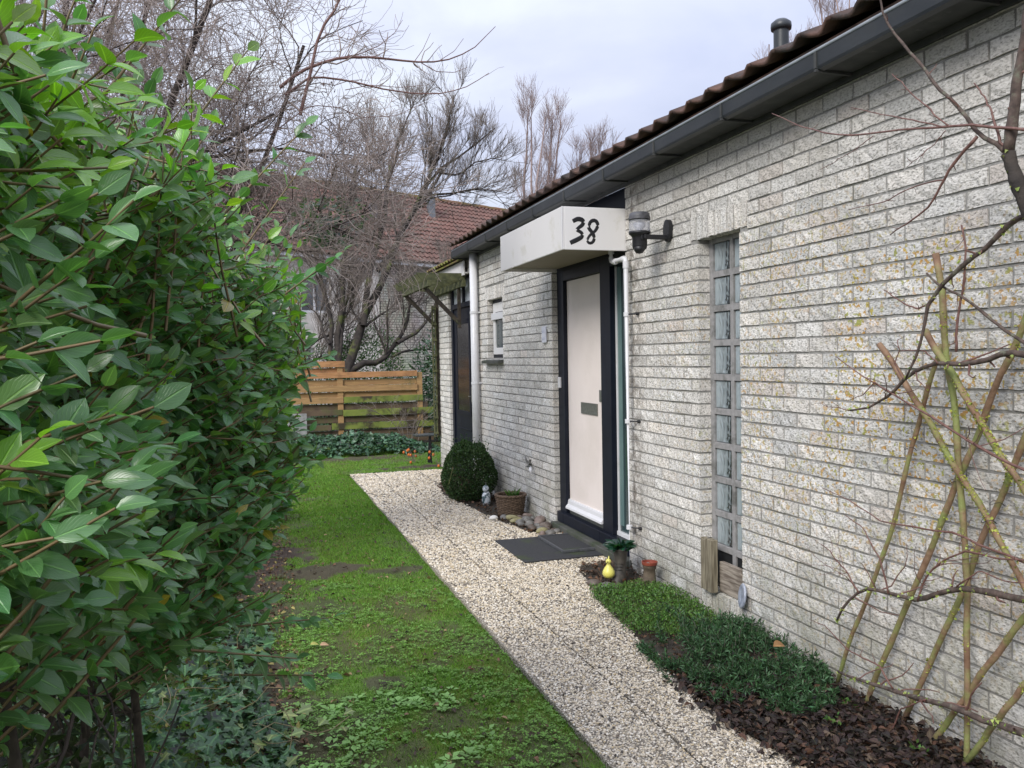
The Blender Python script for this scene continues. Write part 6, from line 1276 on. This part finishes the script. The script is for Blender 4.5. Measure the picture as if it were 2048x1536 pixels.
# ---- bare trees
def bare_tree(name, loc, bases, levels, m_tr, m_tw, k0=8, cyl=7, **kw):
    o = empty(name, loc, **kw); B = [resample(P, a, c, 9) for P, a, c in bases]
    P = np.array([q[0] for q in B]); R = np.array([q[1] for q in B]); P[:, 1:-1] += rng.normal(size=P[:, 1:-1].shape)*R[:, 1:-1, None]*.35
    for i in range(len(P)): tubeobj('trunk' if R[i, 0] > .04 else 'limb', [(P[i:i+1], R[i:i+1])], m_tr, o, k0)
    cur = (P, R); sets = []
    for lv_ in levels: cur = sprout(*cur, **lv_); sets.append(cur)
    tubeobj('boughs', sets[:1], m_tr, o, 5, kind='stuff')
    if len(sets) > 1: tubeobj('crown_twigs', sets[1:], m_tw, o, 3, kind='stuff')
    return o, sets
# tangled shrub-tree behind the hedge
b0 = [([(-1.25, 6.3, -.05), (-1.2, 6.2, 1.2), (-.9, 6.1, 2.4), (-.45, 6.0, 3.4), (-.1, 6.0, 4.3)], .055, .016), ([(-1.25, 6.35, -.05), (-1.4, 6.3, 1.5), (-1.3, 6.3, 2.9), (-1.1, 6.4, 4.4)], .05, .016), ([(-1.2, 6.3, 0), (-.8, 6.5, 1.3), (-.3, 6.6, 2.3), (.15, 6.6, 3.1), (.45, 6.5, 4.0)], .04, .012), ([(-1.2, 6.2, 0), (-1.0, 6.0, 1.6), (-.7, 5.8, 2.6), (-.25, 5.8, 3.0), (.2, 5.9, 3.3)], .035, .010), ([(-1.3, 6.5, 0), (-1.8, 6.6, 1.7), (-1.9, 6.6, 3.2), (-1.7, 6.6, 4.6)], .04, .012),
      ([(-1.0, 6.2, 1.9), (-.6, 6.3, 2.6), (-.2, 6.3, 3.1), (.3, 6.4, 3.2), (.6, 6.4, 3.15)], .022, .007), ([(-1.2, 6.4, 2.6), (-.9, 6.6, 3.3), (-.7, 6.6, 4.0), (-.5, 6.5, 4.6)], .025, .01), ([(-1.2, 6.4, 2.4), (-1.4, 6.0, 2.9), (-1.1, 5.7, 3.3), (-.8, 5.6, 3.9)], .02, .008), ([(-1.25, 6.3, .8), (-.9, 6.6, 1.8), (-.4, 6.7, 2.3), (.1, 6.6, 2.55)], .022, .007),
      ([(-.9, 6.1, 2.2), (-.4, 6.2, 2.5), (.1, 6.2, 2.45), (.6, 6.3, 2.6), (.9, 6.3, 2.75)], .016, .005)]
lvls = [dict(count=13, n=6, length=(.7, 1.5), t0=.22, ang=.75, wob=.20, up=.12, rf=.5, rend=.4, rmin=.0045), dict(count=10, n=6, length=(.4, .95), t0=.15, ang=.8, wob=.28, up=.02, rf=.5, rend=.5, rmin=.0034), dict(count=11, n=5, length=(.2, .55), t0=.1, ang=.9, wob=.30, up=.03, rf=.6, rend=.6, rmin=.0021)]
t1, t1s = bare_tree('tangled_tree', (-1.25, 6.3, 0), b0, lvls, M['bark'], M['twig_purple'], label='tangled purple-brown bare tree rising behind the big hedge', cat='tree')
for P, r0, r1 in T1B: Pn, Rr = resample(P, r0*.72, r1*.8, 16); tubeobj('limb', [(Pn[None], Rr[None])], M['red_twig'], t1, 6)
PB = np.array([resample(P, r0, r1, 12)[0] for P, r0, r1 in T1B]); RB = np.array([resample(P, r0, r1, 12)[1] for P, r0, r1 in T1B])
s1 = sprout(PB[[0, 1, 5, 6, 7, 8]], RB[[0, 1, 5, 6, 7, 8]], 9, 5, (.12, .38), .0, .8, .2, .12, .5, .5, .002); 
s2 = sprout(PB[[0, 1, 5, 6, 8]]-0, RB[[0, 1, 5, 6, 8]], 16, 6, (.25, .6), -.0, .9, .25, .1, .5, .4, .0022); mk = s2[0][:, 0, 0] < .35; s2 = (s2[0][mk], s2[1][mk]); s3 = sprout(*s2, 7, 4, (.08, .25), .1, .8, .25, .05, .6, .6, .0018)
tubeobj('crown_twigs', [s1, s2, s3], M['twig_purple'], t1, 3, kind='stuff')
# dark seed clusters (alder-like catkins)
tips = s3[0][:, -1]; sel = rng.random(len(tips)) < .35; tips = np.vstack([tips[sel], s2[0][:, -1][:60]]); n = len(tips)
scatter(dia_tmpl(.5), tips, rng.normal(size=(n, 3))*.4+[0, 0, -1], rng.normal(size=(n, 3)), .022+.014*rng.random(n), green(n, (.06, .035, .035), .3), name='catkins', m=M['smallleaf'], parent=t1, kind='stuff')
# old multi-stemmed tree behind the fence
lv2 = [dict(count=8, n=6, length=(.7, 1.5), t0=.35, ang=.65, wob=.16, up=.18, rf=.45, rend=.4, rmin=.009), dict(count=7, n=5, length=(.4, .95), t0=.2, ang=.55, wob=.15, up=.18, rf=.5, rend=.5, rmin=.0052), dict(count=8, n=4, length=(.25, .6), t0=.15, ang=.5, wob=.14, up=.16, rf=.6, rend=.6, rmin=.0034)]
bare_tree('old_tree', (1.95, 17.0, 0), [(P, a, c) for P, a, c in T2B], lv2, M['bark_moss'], M['twig_grey'], label='dark mossy multi-stemmed bare tree just behind the wooden fence', cat='tree')
# brushy brown shrub left of it
b3 = [([(x0, 18.3, 0), (x0+rng.normal()*.2, 18.3, 1.6), (x0+rng.normal()*.5, 18.3, 3.2), (x0+rng.normal()*.8, 18.3, 4.6)], .04, .012) for x0 in (-.5, .0, .5)]
bare_tree('brushy_shrub', (.4, 18.3, 0), b3, [dict(count=9, n=5, length=(.6, 1.3), t0=.2, ang=.6, wob=.2, up=.2, rf=.5, rend=.4, rmin=.009), dict(count=7, n=4, length=(.4, 1.0), t0=.1, ang=.6, wob=.2, up=.1, rf=.5, rend=.5, rmin=.006), dict(count=5, n=4, length=(.2, .6), t0=.1, ang=.6, wob=.2, up=.1, rf=.6, rend=.6, rmin=.004)], M['bark'], M['twig_purple'], label='dense brown brushwood tree left of the old mossy tree', cat='tree')
# distant trees
def far_tree(x, y, h, spread, lab, seed):
    n_ = 5; bs = [([(x, y, 0), (x+spread*.1*(i-2), y, h*.3), (x+spread*.3*(i-2)+rng.normal()*.3, y+rng.normal()*.5, h*.65), (x+spread*.42*(i-2)+rng.normal()*.4, y+rng.normal()*.6, h*.93)], .16, .03) for i in range(n_)]
    bare_tree('distant_tree', (x, y, 0), bs, [dict(count=14, n=6, length=(1.6, 3.6), t0=.25, ang=.45, wob=.10, up=.30, rf=.4, rend=.3, rmin=.015), dict(count=9, n=5, length=(.9, 2.0), t0=.2, ang=.5, wob=.14, up=.22, rf=.5, rend=.5, rmin=.009), dict(count=6, n=4, length=(.5, 1.1), t0=.2, ang=.5, wob=.14, up=.2, rf=.6, rend=.6, rmin=.0065)], M['twig_pink'], M['twig_pink'], 6, label=lab, cat='tree')
far_tree(16.0, 45, 16.2, 1.4, 'pale reddish bare tree on the skyline, left one of the pair above the porch', 1)
far_tree(19.6, 46, 14.3, 1.6, 'pale reddish bare tree on the skyline, right one of the pair above the porch', 2)
far_tree(30.2, 42, 20.5, 1.9, 'pale bare tree behind the roof just left of the vent pipe', 3)
far_tree(34.6, 42, 27, 2.4, 'tall pale bare tree showing above the roof right of the vent pipe', 4)
# evergreen bushes behind the fence and beside the trellis
def bush(name, c, r, n, size, base, lab, var=.35, tw=.45):
    o = empty(name, (c[0], c[1], 0), label=lab, cat='bush'); dv = blob_dirs(n); rr = (.55+.45*rng.random(n)**.6)*(.75+.5*vnoise(dv[:, 0]*2+c[0], dv[:, 2]*2+dv[:, 1]*2, 1.5, 3)); P = np.array(c)+dv*rr[:, None]*np.array(r); ok = P[:, 2] > .02; P, dv = P[ok], dv[ok]; n = len(P)
    scatter(leaf_tmpl(tw, 2, .15, .3), P, dv+rng.normal(size=(n, 3))*.6+[0, 0, .1], nrm(dv+[0, 0, 1.])+rng.normal(size=(n, 3))*.4, size*(.7+.6*rng.random(n)), green(n, base, var), name='foliage', m=M['leaf'], parent=o, kind='stuff')
    st = np.stack([np.linspace([c[0], c[1], 0 if c[2] < 2 else c[2]-.2], np.array(c)+blob_dirs(1)[0]*np.array(r)*.7, 5) for _ in range(9)]); tubeobj('stem', [(st, np.full((9, 5), .012))], M['bark'], o, 5)
bush('evergreen_bush', (2.35, 17.8, 1.15), (.85, .6, 1.2), 9000, .06, (.05, .12, .03), 'bright evergreen bush behind the fence under the old tree')
bush('evergreen_bush', (1.55, 17.9, .9), (.7, .5, 1.1), 6000, .055, (.035, .085, .03), 'dark evergreen bush behind the fence left of the mossy trunk')
bush('rhododendron', (4.15, 16.6, .95), (1.0, .8, 1.25), 7000, .11, (.03, .07, .035), 'dark rhododendron filling the gap between fence end and trellis', tw=.34)
bush('rhododendron', (4.0, 15.0, .45), (.8, .6, .65), 3000, .10, (.03, .065, .033), 'low dark rhododendron at the right foot of the fence', tw=.34)
bush('ivy_mass', (.75, 7.9, 2.9), (.35, .5, .22), 380, .065, (.035, .085, .035), 'dark ivy clump hanging in the tangled tree above the hedge', tw=.8)
# loose dry shrub in front of the fence
b4 = [([(2.75+rng.normal()*.05, 14.9, 0), (2.75+q*.2, 14.8, .5), (2.75+q*.55, 14.6, .85)], .010, .004) for q in (-1.6, -1.0, -.4, .2, .7, 1.1)]
bare_tree('dry_shrub', (2.75, 14.9, 0), b4, [dict(count=6, n=5, length=(.3, .6), t0=.2, ang=.6, wob=.2, up=.05, rf=.6, rend=.5, rmin=.003), dict(count=5, n=4, length=(.15, .35), t0=.2, ang=.7, wob=.2, up=.0, rf=.6, rend=.5, rmin=.0025)], M['twig_grey'], M['twig_grey'], 5, label='loose leafless straw-coloured shrub in front of the mossy boards', cat='shrub')
# darker woodland far left, behind the hedge and tangled tree
far_b = [([(x0, y0, 0), (x0, y0, 3), (x0+rng.normal()*.6, y0, 6), (x0+rng.normal(), y0, 8.5)], .12, .03) for x0, y0 in ((-5, 16), (-3.2, 17))]
for q in range(2): bare_tree('background_tree', (far_b[q][0][0][0], far_b[q][0][0][1], 0), [far_b[q]]*1+[([(p[0]+.4*(i+1)*j, p[1], p[2]) for i, p in enumerate(far_b[q][0])], .07, .02) for j in (-1, 1)], [dict(count=12, n=5, length=(1.2, 2.6), t0=.2, ang=.7, wob=.15, up=.2, rf=.4, rend=.4, rmin=.014), dict(count=9, n=5, length=(.7, 1.4), t0=.1, ang=.65, wob=.2, up=.1, rf=.5, rend=.5, rmin=.009), dict(count=6, n=4, length=(.3, .8), t0=.1, ang=.6, wob=.2, up=.1, rf=.6, rend=.6, rmin=.006)], M['bark'], M['twig_purple'], label=['leftmost brown bare tree in the distance behind the hedge', 'brown bare tree in the distance right of the leftmost one'][q], cat='tree')
